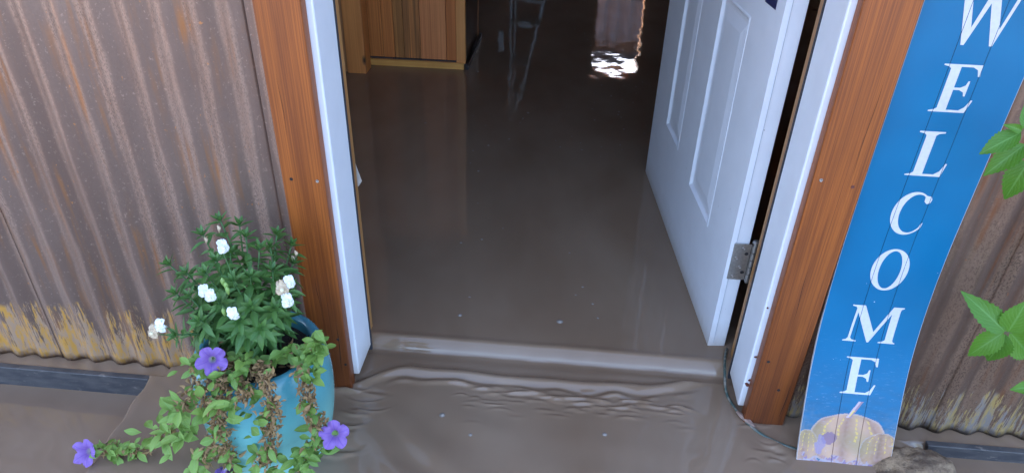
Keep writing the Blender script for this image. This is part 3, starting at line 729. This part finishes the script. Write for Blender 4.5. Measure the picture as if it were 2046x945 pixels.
# letters: outlines in a unit box
def arc(cx, cy, rx, ry, a0, a1, n): return [(cx+rx*math.cos(math.radians(a0+(a1-a0)*k/n)), cy+ry*math.sin(math.radians(a0+(a1-a0)*k/n))) for k in range(n+1)]
LET = {
 'E': [[(0,0),(.90,0),(1.0,.27),(.955,.275),(.86,.12),(.74,.05),(.43,.05),(.43,.475),(.58,.475),(.69,.43),(.725,.35),(.765,.35),(.765,.665),(.725,.665),(.69,.575),(.58,.525),(.43,.525),(.43,.95),(.72,.95),(.84,.90),(.90,.765),(.95,.765),(.93,1),(0,1),(0,.972),(.13,.95),(.19,.91),(.19,.09),(.13,.05),(0,.028)]],
 'L': [[(0,0),(.93,0),(1.0,.30),(.955,.305),(.87,.13),(.74,.05),(.45,.05),(.45,.91),(.51,.95),(.66,.972),(.66,1),(0,1),(0,.972),(.14,.95),(.20,.91),(.20,.09),(.14,.05),(0,.028)]],
 'M': [[(0,0),(.26,0),(.26,.026),(.165,.05),(.135,.10),(.165,.80),(.465,0),(.50,0),(.80,.80),(.80,.09),(.76,.05),(.68,.026),(.68,0),(1,0),(1,.026),(.96,.045),(.945,.09),(.945,.91),(.96,.95),(1,.972),(1,1),(.80,1),(.545,.29),(.27,1),(.03,1),(.03,.972),(.10,.95),(.125,.91),(.09,.10),(.06,.05),(0,.026)]],
 'W': [[(0,1),(0,.972),(.06,.95),(.085,.91),(.30,0),(.345,0),(.515,.66),(.70,0),(.745,0),(.925,.90),(.95,.95),(1,.972),(1,1),(.78,1),(.78,.972),(.865,.95),(.875,.90),(.755,.27),(.585,.90),(.60,.95),(.67,.972),(.67,1),(.36,1),(.36,.972),(.43,.95),(.455,.91),(.475,.82),(.36,.28),(.20,.91),(.215,.95),(.28,.972),(.28,1)]],
}
oo = arc(.5, .5, .5, .51, 0, 360, 40)[:-1]; oi = arc(.5, .5, .29, .46, 0, 360, 40)[:-1]
co_ = arc(.54, .5, .54, .51, 48, 318, 34); ci_ = arc(.60, .5, .36, .455, 312, 60, 30)
C_poly = arc(.54, .5, .54, .51, 58, 322, 36)+[(.985, .30), (.935, .27)]+arc(.62, .5, .39, .455, 318, 72, 30)+[(.79, .90), (.80, .80), (.88, .745), (.97, .77), (1.0, .85), (.95, .92)]
LET['C'] = [C_poly]
letter_mat = simple('letter_white', (.54, .54, .55), .4, .05, 160)
def letter(ch, x0, x1, z0, z1, shear=0):
    bm = bmesh.new()
    if ch == 'O':
        A = [bm.verts.new((a, 0, b)) for a, b in oo]; B = [bm.verts.new((a, 0, b)) for a, b in oi]
        for j in range(len(A)): bm.faces.new([A[j], A[(j+1) % len(A)], B[(j+1) % len(B)], B[j]])
    else:
        for poly in LET[ch]: bm.faces.new([bm.verts.new((a, 0, b)) for a, b in poly])
    for v in bm.verts: v.co = Vector((x0+(x1-x0)*v.co.x, 0, z0+(z1-z0)*v.co.z))
    bm.normal_update(); bmesh.ops.triangulate(bm, faces=bm.faces[:])
    for gx in G:
        for o_ in (-.00045, .00045):
            bmesh.ops.bisect_plane(bm, geom=bm.verts[:]+bm.edges[:]+bm.faces[:], plane_co=(gx+o_, 0, 0), plane_no=(1, 0, 0))
    if z0 < .5:
        for z in np.arange(z0+.006, z1, .006):
            bmesh.ops.bisect_plane(bm, geom=bm.verts[:]+bm.edges[:]+bm.faces[:], plane_co=(0, 0, float(z)), plane_no=(0, 0, 1))
    dead = [f for f in bm.faces if any(abs(f.calc_center_median().x-gx) < .00044 for gx in G)]
    bmesh.ops.delete(bm, geom=dead, context='FACES')
    for v in bm.verts: v.co = sgn(v.co.x, v.co.z, STH+.0004)
    bm.normal_update()
    for f in bm.faces:
        if f.normal.y > 0: f.normal_flip()
    me = bpy.data.meshes.new('letter'); bm.to_mesh(me); bm.free(); link('letter', me, letter_mat, sign)
letter('W', 1.090, 1.206, .894, 1.000); letter('E', 1.111, 1.180, .774, .861); letter('L', 1.111, 1.180, .646, .736); letter('C', 1.113, 1.179, .517, .611)
letter('O', 1.112, 1.185, .384, .481); letter('M', 1.095, 1.204, .256, .344); letter('E', 1.113, 1.186, .133, .219)

# ------------------------------------------------------------------ plants: shared leaf meshes
def leaf_mesh(name, mat, L=1., W=.3, fold=.25, droop=.25, n=6, point=1.6, wide=.42, serr=0, curl=0):
    """leaf along +X, upper side +Z, length L, half-width W/2"""
    vs = []; uv = []; fs = []
    m = n*(2 if serr else 1)
    for i in range(m+1):
        t = i/m
        w_ = W*.5*(math.sin(math.pi*min(1, t**(math.log(.5)/math.log(wide))))**(.9))*(1-.15*t) if 0 < t < 1 else .0
        if serr and 0 < i < m: w_ *= (1+serr if i % 2 else 1-serr)
        xx = L*t; zz_ = -droop*L*t*t
        xe = xx+(serr*.12*L if serr and i % 2 else 0)
        up = fold*w_; c = curl*math.sin(t*7)*w_
        vs += [(xe, w_, zz_+up+c), (xx, w_*.5, zz_+up*.35), (xx, 0, zz_), (xx, -w_*.5, zz_+up*.35), (xe, -w_, zz_+up-c)]
        uv += [(t, 0), (t, .25), (t, .5), (t, .75), (t, 1)]
    for i in range(m):
        for k in range(4): a = i*5+k; fs.append((a, a+5, a+6, a+1))
    me = MB().add(vs, fs).mesh(name); ul = me.uv_layers.new(name='UVMap')
    for lp in me.loops: ul.data[lp.index].uv = uv[lp.vertex_index]
    me.materials.append(mat); me.polygons.foreach_set('use_smooth', [True]*len(me.polygons)); return me
def leaf_mat(name, a, b, vein, veinc, rough=.45, trans=.25, nv=9):
    k = NT(name); tc = k.n('TexCoord'); u, v, _ = k.sep(tc.outputs['UV'])
    oi_ = k.n('ObjectInfo'); rn = oi_.outputs['Random']
    n1 = k.noise(k.pos(), 60, 3)
    c = k.mix(k.math('ADD', k.math('MULTIPLY', rn, .65), k.math('MULTIPLY', n1, .35)), a, b)
    dv = k.math('ABSOLUTE', k.math('SUBTRACT', v, .5))
    mid = k.ramp(dv, [(.015, 1.), (.05, 0.)])
    ph = k.math('SINE', k.math('MULTIPLY', k.math('SUBTRACT', k.math('MULTIPLY', u, nv), k.math('MULTIPLY', dv, nv*.8)), 6.283))
    side = k.math('MULTIPLY', k.ramp(ph, [(.86, 0.), (.98, 1.)]), .55)
    f = k.math('MULTIPLY', k.math('MAXIMUM', mid, side), vein)
    c = k.mix(f, c, veinc); k.col(c); k.rough(rough)
    k.bump(k.math('ADD', ph, k.math('MULTIPLY', n1, .4)), .25, .0006)
    tl = k.n('BsdfTranslucent'); k.l(c, tl.inputs[0]); ms = k.n('MixShader'); ms.inputs[0].default_value = trans
    k.l(k.b.outputs[0], ms.inputs[1]); k.l(tl.outputs[0], ms.inputs[2]); k.l(ms.outputs[0], k.t.nodes['Material Output'].inputs['Surface'])
    return k.m
LM = {'snap': leaf_mat('snapdragon_leaf', (.048, .140, .026), (.125, .255, .056), .4, (.12, .27, .11), .45),
      'pet': leaf_mat('petunia_leaf', (.105, .215, .030), (.25, .385, .070), .35, (.28, .44, .16), .55),
      'shrub': leaf_mat('shrub_leaf', (.052, .165, .008), (.105, .255, .014), .6, (.15, .32, .07), .5, .25, 8),
      'dry': leaf_mat('dried_leaf', (.19, .095, .038), (.46, .30, .13), .3, (.4, .26, .14), .8, .15)}
SNAP = [leaf_mesh('snap_leaf', LM['snap'], 1, .36, f, d, 6, wide=.45) for f, d in ((.3, .12), (.5, .3), (.2, .5))]
PET = [leaf_mesh('pet_leaf', LM['pet'], 1, .60, f, d, 8, wide=.62, curl=c) for f, d, c in ((.25, .15, .1), (.5, .4, .25), (.15, .7, -.2))]
DRY = [leaf_mesh('dry_leaf', LM['dry'], 1, .55, f, d, 4, wide=.5, curl=c) for f, d, c in ((1.3, .7, .9), (.9, -.6, -.9), (1.6, .3, .6))]
SHR = [leaf_mesh('shrub_leaf', LM['shrub'], 1, .60, f, d, 11, wide=.42, serr=.075, curl=cu) for f, d, cu in ((.30, .16, .06), (.45, .34, -.08), (.18, .42, .10))]
stem_mats = {'snap': simple('snap_stem', (.06, .15, .045), .6), 'pet': simple('pet_stem', (.17, .20, .08), .7, .3), 'dry': simple('dry_stem', (.15, .09, .045), .8, .3), 'shrub': simple('shrub_stem', (.12, .12, .05), .6, .3)}
def leaf_matrix(p, d, up, size, wid=1):
    d = Vector(d).normalized(); up = Vector(up); y = up.cross(d)
    if y.length < 1e-3: y = Vector((0, 1, 0)).cross(d)
    y.normalize(); z = d.cross(y)
    Mx = Matrix((d*size, y*size*wid, z*size)).transposed().to_4x4(); Mx.translation = Vector(p); return Mx
def rv(s=1): return Vector((random.gauss(0, s), random.gauss(0, s), random.gauss(0, s)))
def place_leaves(items, parent, cap, stuffname, partname='leaf'):
    """items: (mesh, matrix). The cap nearest the camera become objects, the rest one joined part"""
    cp = Vector(cam.matrix_world.translation)
    items = sorted(items, key=lambda it: (it[1].translation-cp).length - 1.2*it[1].to_scale().x)
    base = Vector(parent.location)
    for me_, mx_ in items[:cap]:
        o = bpy.data.objects.new(partname, me_); COL.objects.link(o); o.parent = parent
        o.matrix_parent_inverse = Matrix.Translation(-base); o.matrix_basis = mx_
    rest = items[cap:]
    if rest:
        bm = bmesh.new()
        for me_, mx_ in rest:
            tmp = me_.copy(); tmp.transform(mx_); bm.from_mesh(tmp); bpy.data.meshes.remove(tmp)
        mj = bpy.data.meshes.new(stuffname); bm.to_mesh(mj); bm.free()
        o = link(stuffname, mj, rest[0][0].materials[0], parent); o['kind'] = 'stuff'

# ------------------------------------------------------------------ pot
PC = Vector((-.138, -.195, 0))
pot = thing('flower_pot', (PC.x, PC.y, -.12), 'round glazed turquoise pot full of flowers at the left of the doorway', 'pot')
prof = [(.0, -.12), (.088, -.12), (.096, -.10), (.112, -.04), (.128, .02), (.139, .08), (.1435, .14), (.142, .19), (.136, .225), (.130, .243), (.124, .252), (.116, .255), (.108, .252), (.104, .243), (.106, .22), (.108, .17)]
n = 72; vs = [(PC.x+r*math.cos(2*math.pi*k/n), PC.y+r*math.sin(2*math.pi*k/n), z) for r, z in prof for k in range(n)]
fs = [(j*n+k, j*n+(k+1) % n, (j+1)*n+(k+1) % n, (j+1)*n+k) for j in range(len(prof)-1) for k in range(n)]
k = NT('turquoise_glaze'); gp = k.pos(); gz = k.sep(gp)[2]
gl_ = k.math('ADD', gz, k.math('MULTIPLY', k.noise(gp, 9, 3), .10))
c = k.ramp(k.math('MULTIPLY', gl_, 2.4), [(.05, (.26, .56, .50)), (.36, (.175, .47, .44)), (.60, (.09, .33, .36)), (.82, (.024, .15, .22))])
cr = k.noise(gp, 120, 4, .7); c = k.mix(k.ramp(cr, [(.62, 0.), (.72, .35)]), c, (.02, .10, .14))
k.col(c); k.rough(.16); k.set(IOR=1.5); k.bump(k.noise(gp, 40, 3), .08, .002)
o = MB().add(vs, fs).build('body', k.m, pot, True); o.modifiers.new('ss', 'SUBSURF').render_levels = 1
sm = NT('potting_soil'); sp_ = sm.pos(); nn = sm.noise(sp_, 160, 5, .75)
sm.col(sm.ramp(nn, [(.4, (.010, .007, .006)), (.62, (.045, .030, .022)), (.75, (.12, .08, .055))])); sm.rough(.95); sm.bump(nn, 1, .006)
vs = []; fs = []; nr = 14; ns = 40
for j in range(nr+1):
    for k_ in range(ns):
        a = 2*math.pi*k_/ns; r = .1075*j/nr; x, y = PC.x+r*math.cos(a), PC.y+r*math.sin(a)
        vs.append((x, y, .222+.010*mnoise.noise(Vector((x*30, y*30, 1)))+.004*mnoise.noise(Vector((x*110, y*110, 4)))))
for j in range(nr):
    for k_ in range(ns): fs.append((j*ns+k_, j*ns+(k_+1) % ns, (j+1)*ns+(k_+1) % ns, (j+1)*ns+k_))
MB().add(vs, fs).build('soil', sm.m, pot, True)

# ------------------------------------------------------------------ white snapdragon in the pot
snap = thing('snapdragon', (PC.x, PC.y+.02, .225), 'bushy dark green snapdragon with white flowers growing in the turquoise pot', 'flower')
TIPS = [(-0.194,-0.13,0.514),(-0.173,-0.1,0.488),(-0.225,-0.15,0.491),(-0.137,-0.15,0.494),(-0.103,-0.09,0.464),(-0.102,-0.13,0.46),(-0.078,-0.085,0.437),(-0.104,-0.17,0.482),(-0.3,-0.17,0.428),(-0.254,-0.19,0.424),(-0.175,-0.21,0.474),(-0.107,-0.22,0.45),(-0.076,-0.19,0.446),(-0.069,-0.11,0.409),(-0.126,-0.25,0.461),(-0.227,-0.24,0.407),(-0.149,-0.27,0.425),(-0.092,-0.27,0.419),(-0.057,-0.25,0.403),(-0.075,-0.28,0.377),(-0.2,-0.27,0.375),(-0.248,-0.28,0.343),(-0.171,-0.16,0.459),(-0.189,-0.23,0.458),(-0.057,-0.18,0.398),(-0.261,-0.23,0.404),(-0.107,-0.29,0.4)]
WHITE = [(-0.131,-0.25,0.533),(-0.162,-0.29,0.461),(-0.146,-0.3,0.46),(-0.104,-0.31,0.432),(-0.019,-0.27,0.437),(-0.029,-0.26,0.457),(-0.019,-0.25,0.464),(-0.258,-0.3,0.379),(-0.276,-0.3,0.363)]
items = []; dry_items = []
def snap_stem(tip, leafy=True, nl=18):
    tip = Vector(tip)
    base = Vector((PC.x+.35*(tip.x-PC.x)+random.uniform(-.02, .02), PC.y+.02+.3*(tip.y-PC.y)+random.uniform(-.02, .02), .222))
    midp = base.lerp(tip, .5)+Vector((random.uniform(-.01, .01), random.uniform(-.01, .01), .02))
    path = spline([base, midp, tip], 16)
    MB().tube(path, [.0026-.0012*j/16 for j in range(17)], 6).build('stem', stem_mats['snap'], snap, True)
    az = random.uniform(0, 6.28)
    for j in range(nl):
        t_ = .22+.70*j/(nl-1); q = path[0].lerp(path[-1], 0); ii = t_*16; a = path[int(ii)].lerp(path[min(16, int(ii)+1)], ii-int(ii))
        d = (path[min(16, int(ii)+1)]-path[max(0, int(ii)-1)]).normalized(); az += 2.4
        s1 = d.cross(Vector((.3, .1, .9))).normalized(); s2 = d.cross(s1)
        out = s1*math.cos(az)+s2*math.sin(az)
        dirv = out*1.0+d*random.uniform(.15, .6)+Vector((0, 0, random.uniform(-.35, .1)))
        items.append((random.choice(SNAP), leaf_matrix(a, dirv, d+rv(.15), random.uniform(.033, .050)*(.75+.3*math.sin(math.pi*t_)), random.uniform(.85, 1.15))))
        if t_ < .55 and random.random() < .22: dry_items.append((random.choice(DRY), leaf_matrix(a+out*.008, out+Vector((0, 0, -1)), rv(), random.uniform(.010, .018))))
    d = (path[-1]-path[-3]).normalized(); s1 = d.cross(Vector((.3, .1, .9))).normalized(); s2 = d.cross(s1)
    for j in range(9):
        az += 2.4; out = s1*math.cos(az)+s2*math.sin(az); k_ = j/9
        items.append((SNAP[0], leaf_matrix(path[-1]-d*.006*(1-k_), out*(1.1-.8*k_)+d*(.35+.8*k_), d, (.032-.015*k_), 1.0)))
for tp in TIPS: snap_stem(tp)
for k_ in range(7):
    tp = Vector(random.choice(TIPS))*.7+PC*.3; tp = tp+rv(.015); tp.z = max(tp.z*1.0, .30)+.02; snap_stem(tp, nl=12)
place_leaves(items, snap, 290, 'inner_foliage')
place_leaves(dry_items, snap, 0, 'dried_leaves')
# flowers: two-lipped, folded lobes round a yellow throat
wm = NT('white_petal'); wm.col(wm.ramp(wm.noise(wm.pos(), 90, 3), [(.3, (.66, .67, .64)), (.7, (.80, .82, .82))])); wm.rough(.6); wm.set(Subsurface_Weight=.0)
ym = simple('yellow_throat', (.74, .70, .46), .6, .2, 120); bmn = simple('browned_petal', (.52, .40, .26), .75, .3, 150)
def lobe(mb, R, az, tilt, L, W, cup, z0=0, off=0):
    """one rounded petal in the flower's own frame (axis +Z)"""
    nu, nv = 7, 6; b = len(mb.v)
    for i_ in range(nu+1):
        t_ = i_/nu; half = W*.5*math.sin(math.pi*(.12+.80*t_))**.7
        for j in range(nv+1):
            s_ = 2*j/nv-1
            ruf = .10*L*math.sin(s_*5+az*3)*t_*t_
            x = off+L*t_*math.cos(tilt+cup*t_); y = half*s_; z = z0+L*t_*math.sin(tilt+cup*t_)+.22*W*s_*s_*t_*(1 if cup < .5 else -1)+ruf
            ca_, sa_ = math.cos(az), math.sin(az); mb.v.append((x*ca_-y*sa_, x*sa_+y*ca_, z))
    for i_ in range(nu):
        for j in range(nv):
            a = b+i_*(nv+1)+j; mb.f.append((a, a+1, a+nv+2, a+nv+1))
def snap_flower():
    mb = MB()
    for az, tl, L, W, cu in ((1.2, 1.0, .015, .014, -.9), (1.95, 1.0, .015, .014, -.9), (-.75, .35, .0145, .013, -1.0), (-1.57, .25, .015, .014, -1.1), (-2.4, .35, .0145, .013, -1.0), (.1, .5, .010, .010, -.6), (3.05, .5, .010, .010, -.6)):
        lobe(mb, 0, az, tl, L, W, cu, z0=.004, off=.001)
    tube = MB().tube([(0, 0, -.014), (0, 0, -.006), (0, 0, .003), (0, -.001, .007)], [.003, .0045, .006, .0045], 10)
    mb.add(tube.v, tube.f)
    pal = MB().tube([(0, -.003, .002), (0, -.0045, .0075), (0, -.005, .0095)], [.0036, .0034, .0014], 8)
    m1 = mb.mesh('snap_flower'); m1.materials.append(wm.m); m1.polygons.foreach_set('use_smooth', [True]*len(m1.polygons))
    m2 = pal.mesh('snap_palate'); m2.materials.append(ym); m2.polygons.foreach_set('use_smooth', [True]*len(m2.polygons))
    return m1, m2
SF, SP = snap_flower(); SF2 = SF.copy(); SF2.materials.clear(); SF2.materials.append(bmn)
for j, p in enumerate(WHITE):
    p = Vector(p); d = (Vector((p.x*.3+.46*.7, -1.25, 1.3))-p).normalized()+rv(.25)+Vector((-.3 if p.x < -.2 else .1, 0, .1))
    q_ = d.to_track_quat('Z', 'Y').to_matrix().to_4x4(); s = random.uniform(.82, 1.0)
    Mx = Matrix.Translation(p) @ q_ @ Matrix.Diagonal((s, s, s, 1))
    fl = bpy.data.objects.new('flower', SF2 if j in (5, 8) else SF); COL.objects.link(fl); fl.parent = snap; fl.matrix_parent_inverse = Matrix.Translation(-Vector(snap.location)); fl.matrix_basis = Mx
    pl = bpy.data.objects.new('throat', SP); COL.objects.link(pl); pl.parent = fl
    near = min(TIPS, key=lambda t_: (Vector(t_)-p).length); end = p-d.normalized()*.013*s
    MB().tube(spline([Vector(near)-Vector((0, 0, .02)), (Vector(near)+end)/2+Vector((0, .004, -.006)), end], 6), .0011, 5).build('flower_stalk', stem_mats['snap'], snap, True)
# green seed pods and withered buds
pod = simple('seed_pod', (.20, .33, .08), .5, .2, 100)
for p in ((-.133, -.272, .475), (-.127, -.275, .468), (-.123, -.280, .462), (-.128, -.300, .428)):
    p = Vector(p); MB().tube([p+Vector((0, 0, .007)), p+Vector((0, 0, .003)), p, p-Vector((0, 0, .006)), p-Vector((0, 0, .012))], [.001, .0035, .0042, .003, .0008], 8).build('seed_pod', pod, snap, True)
for p in ((-.222, -.150, .478), (-.196, -.14, .50), (-.066, -.10, .425), (-.072, -.105, .415)):
    p = Vector(p); mb = MB().tube([p+Vector((0, 0, .008)), p+Vector((.002, 0, .002)), p-Vector((0, 0, .009))], [.001, .004, .001], 6); mb.build('withered_bud', bmn, snap, True)

# ------------------------------------------------------------------ trailing petunia in the pot
pet = thing('petunia', (PC.x, PC.y-.05, .225), 'trailing light green petunia with purple flowers and dried leaves spilling from the pot', 'flower')
V = [
 [(-0.194,-0.21,0.235),(-0.208,-0.28,0.287),(-0.217,-0.32,0.252),(-0.257,-0.325,0.176),(-0.33,-0.29,0.078),(-0.401,-0.281,0.004),(-0.447,-0.286,-0.008),(-0.497,-0.29,-0.008)],
 [(-0.175,-0.22,0.235),(-0.159,-0.3,0.272),(-0.152,-0.345,0.244),(-0.161,-0.358,0.188),(-0.159,-0.355,0.114),(-0.174,-0.345,0.023)],
 [(-0.143,-0.22,0.235),(-0.08,-0.305,0.285),(-0.05,-0.345,0.269),(-0.052,-0.352,0.209),(-0.072,-0.35,0.134),(-0.094,-0.345,0.065)],
 [(-0.08,-0.19,0.235),(-0.015,-0.275,0.277),(0.005,-0.31,0.253),(0.015,-0.325,0.216),(0.023,-0.325,0.175),(0.026,-0.32,0.126)],
 [(-0.182,-0.29,0.266),(-0.191,-0.34,0.234),(-0.153,-0.365,0.197),(-0.191,-0.36,0.123),(-0.223,-0.35,0.07)],
 [(-0.088,-0.2,0.240),(-0.011,-0.25,0.301),(0.022,-0.25,0.324)],
 [(0.024,-0.33,0.166),(0.003,-0.345,0.123),(-0.019,-0.345,0.075)],
 [(-0.161,-0.25,0.250),(-0.114,-0.33,0.273),(-0.096,-0.355,0.261)]]
green = []; dry = []
def cluster(p, r, nl, size):
    p = Vector(p)
    for j in range(int(nl*1.3)):
        a = 2.4*j+random.random(); e = random.uniform(-.2, 1.0)
        d = Vector((math.cos(a), math.sin(a), e)); d.y -= .35
        green.append((random.choice(PET), leaf_matrix(p+rv(r*.45), d, Vector((0, -.45, 1))+rv(.3), size*random.uniform(.55, 1.1), random.uniform(.8, 1.1))))
for vi, pts in enumerate(V):
    path = spline(pts, 40); MB().tube(path, [.0024-.0010*j/40 for j in range(41)], 6).build('vine', stem_mats['pet' if vi in (5, 6) else 'dry'], pet, True)
    L = sum((a-b).length for a, b in zip(path, path[1:]))
    # dried leaves clothe the older stems
    dens = {0: 330, 1: 520, 2: 540, 3: 440, 4: 380, 5: 40, 6: 120, 7: 560}[vi]
    for j in range(int(dens*L)):
        t_ = random.random(); a = path[int(t_*40)]
        if vi == 0 and t_ > .62 and random.random() < .5: continue
        for _ in range(2):
            d = rv(1); d.z -= .6; dry.append((random.choice(DRY), leaf_matrix(a+rv(.0075), d, rv(), random.uniform(.008, .016), random.uniform(.6, 1.1))))
    for j in range(int({0: 55, 1: 55, 2: 35, 3: 55, 4: 70, 5: 190, 6: 130, 7: 80}[vi]*L)):
        t_ = random.uniform(.12, 1); a = path[int(t_*40)]
        d = rv(1); d.y -= .7; d.z += .15
        green.append((random.choice(PET), leaf_matrix(a+rv(.004), d, Vector((0, -.6, .8))+rv(.35), random.uniform(.016, .032), random.uniform(.8, 1.15))))
for p, r, nl, s in (((-.482,-.290,.002),.016,9,.028), ((-.458,-.289,.002),.018,9,.030), ((-.425,-.285,.004),.016,7,.024), ((-.355,-.290,.05),.03,10,.036), ((-.30,-.315,.10),.026,10,.036), ((-.27,-.325,.16),.024,9,.036),
                    ((-.235,-.335,.195),.028,12,.036), ((-.255,-.33,.13),.02,8,.034), ((-.225,-.352,.06),.02,9,.036), ((-.20,-.30,.29),.024,12,.032), ((-.155,-.315,.275),.02,9,.030), ((-.11,-.35,.255),.028,11,.036), ((-.09,-.362,.215),.024,9,.03),
                    ((.02,-.25,.315),.024,12,.036), ((.0,-.26,.29),.024,11,.036), ((-.03,-.25,.285),.024,11,.034), ((.012,-.285,.27),.02,9,.032), ((.022,-.325,.16),.02,8,.034), ((-.018,-.345,.07),.022,11,.036), ((.03,-.325,.12),.014,6,.032), ((-.095,-.345,.055),.02,9,.036),
                    ((-.085,-.25,.275),.02,8,.034), ((-.14,-.27,.278),.02,9,.03), ((-.115,-.30,.30),.016,7,.028), ((-.178,-.345,.03),.018,7,.03), ((-.165,-.355,.10),.016,6,.026), ((.0,-.345,.10),.016,7,.032), ((-.10,-.352,.10),.014,5,.03)):
    cluster(p, r, nl, s)
place_leaves(green, pet, 290, 'small_foliage')
place_leaves(dry, pet, 0, 'dried_leaves')
def petunia_mesh():
    nr, na = 9, 50; mb = MB()
    for i_ in range(nr+1):
        t_ = i_/nr
        for j in range(na):
            a = 2*math.pi*j/na; lob = abs(math.cos(2.5*a))
            r = (.05+.95*t_**1.15)*(1-(.30*(1-lob**.55))*t_**2)
            z = -.85*(1-t_)**3+.12*t_ + t_*t_*(.10*math.cos(5*a)+.05*math.sin(11*a+1)+.04*math.sin(3*a)) - .10*t_**3
            mb.v.append((r*math.cos(a), r*math.sin(a), z))
    for i_ in range(nr):
        for j in range(na): mb.f.append((i_*na+j, i_*na+(j+1) % na, (i_+1)*na+(j+1) % na, (i_+1)*na+j))
    return mb.mesh('petunia_flower')
pm = NT('purple_petal'); tc = pm.n('TexCoord'); ox, oy, oz = pm.sep(tc.outputs['Object'])
rad = pm.math('SQRT', pm.math('ADD', pm.math('MULTIPLY', ox, ox), pm.math('MULTIPLY', oy, oy)))
ang = pm.math('ARCTAN2', oy, ox)
ray5 = pm.math('ABSOLUTE', pm.math('SINE', pm.math('MULTIPLY', ang, 2.5)))
pc = pm.mix(pm.noise(tc.outputs['Object'], 3, 3), (.20, .095, .38), (.33, .19, .50))
pc = pm.mix(pm.math('MULTIPLY', pm.ramp(ray5, [(.0, .85), (.16, 0.)]), pm.ramp(rad, [(.25, 1.), (1., .4)])), pc, (.13, .05, .40))
fv = pm.math('SINE', pm.math('MULTIPLY', ang, 45)); pc = pm.mix(pm.ramp(fv, [(.6, 0.), (1., .2)]), pc, (.15, .07, .44))
pc = pm.mix(pm.ramp(rad, [(.10, 1.), (.26, 0.)]), pc, (.52, .55, .40))
pm.col(pc); pm.rough(.6)
tl = pm.n('BsdfTranslucent'); pm.l(pc, tl.inputs[0]); ms = pm.n('MixShader'); ms.inputs[0].default_value = .25
pm.l(pm.b.outputs[0], ms.inputs[1]); pm.l(tl.outputs[0], ms.inputs[2]); pm.l(ms.outputs[0], pm.t.nodes['Material Output'].inputs['Surface'])
PF = petunia_mesh(); PF.materials.append(pm.m); PF.polygons.foreach_set('use_smooth', [True]*len(PF.polygons))
for p, d, s in (((-.174,-.305,.306), (.35, -.8, .45), .030), ((-.519,-.310,.008), (-.15, -.75, .5), .031), ((.056,-.330,.158), (.15, -.8, .55), .0305), ((-.181,-.352,.041), (-.3, -.2, -.8), .024)):
    p = Vector(p); d = Vector(d).normalized()
    Mx = Matrix.Translation(p) @ (d.to_track_quat('Z', 'Y').to_matrix().to_4x4()) @ Matrix.Rotation(random.uniform(0, 6), 4, 'Z') @ Matrix.Diagonal((s, s*(.8 if s < .0275 else 1), s*1.1, 1))
    fl = bpy.data.objects.new('flower', PF); COL.objects.link(fl); fl.parent = pet; fl.matrix_parent_inverse = Matrix.Translation(-Vector(pet.location)); fl.matrix_basis = Mx
    MB().tube([p-d*s*.8, p-d*s*1.4, p-d*s*2.0+Vector((0, .006, .004))], [.0028, .002, .0014], 6).build('flower_tube', stem_mats['pet'], pet, True)

# ------------------------------------------------------------------ leafy shrub at the right edge
shr = thing('leafy_shrub', (1.58, -.20, -.06), 'bright green serrated-leaved shrub reaching in from the right edge before the wall', 'shrub')
cane = spline([(1.60, -.20, -.10), (1.53, -.20, .20), (1.50, -.17, .50), (1.40, -.15, .86), (1.36, -.15, 1.15)], 24)
MB().tube(cane, [.006-.003*j/24 for j in range(25)], 7).build('cane', stem_mats['shrub'], shr, True)
for a, b in (((1.43, -.155, .74), (1.20, -.147, .800)), ((1.51, -.175, .44), (1.318, -.16, .403)), ((1.525, -.195, .25), (1.44, -.15, .272)), ((1.39, -.15, .95), (1.30, -.17, 1.03)), ((1.50, -.17, .55), (1.62, -.19, .62)), ((1.42, -.155, .8), (1.52, -.17, .9)), ((1.53, -.2, .2), (1.66, -.2, .28)), ((1.37, -.15, 1.1), (1.44, -.17, 1.2))):
    MB().tube(spline([a, (Vector(a)+Vector(b))/2+Vector((0, 0, .012)), b], 8), .0016, 6).build('leaf_stalk', stem_mats['shrub'], shr, True)
SL = [((1.194,-.150,.798),(1.140,-.160,.764),.9), ((1.214,-.142,.775),(1.164,-.155,.726),.9), ((1.236,-.135,.745),(1.216,-.150,.674),1.0), ((1.204,-.150,.802),(1.190,-.140,.846),.9), ((1.194,-.150,.801),(1.166,-.157,.812),.8),
      ((1.317,-.160,.405),(1.242,-.155,.470),.8), ((1.322,-.160,.405),(1.326,-.165,.476),1.3), ((1.315,-.160,.404),(1.268,-.166,.343),.95), ((1.320,-.160,.400),(1.308,-.175,.331),1.15), ((1.333,-.150,.398),(1.415,-.145,.325),.9), ((1.438,-.150,.271),(1.392,-.158,.262),1.1)]
for a in ((1.30,-.17,1.03), (1.62,-.19,.62), (1.52,-.17,.9), (1.66,-.2,.28), (1.44,-.17,1.2), (1.36,-.15,1.15), (1.44,-.15,.272)):
    for j in range(4 if a[0] != 1.44 else 2):
        an = 1.3*j+a[0]*9; L_ = random.uniform(.055, .075)
        SL.append((a, (a[0]+max(L_*math.cos(an), -.03 if a[2] < .7 else -1), a[1]-.02, a[2]+L_*math.sin(an)), .95))
for j, (a, b, wd) in enumerate(SL):
    a, b = Vector(a), Vector(b); d = b-a
    up = Vector((-.35+random.uniform(-.15, .15), -.75, .55+random.uniform(-.15, .15)))
    o = bpy.data.objects.new('leaf', SHR[j % 3]); COL.objects.link(o); o.parent = shr; o.matrix_parent_inverse = Matrix.Translation(-Vector(shr.location))
    o.matrix_basis = leaf_matrix(a, d, up, d.length, wd)
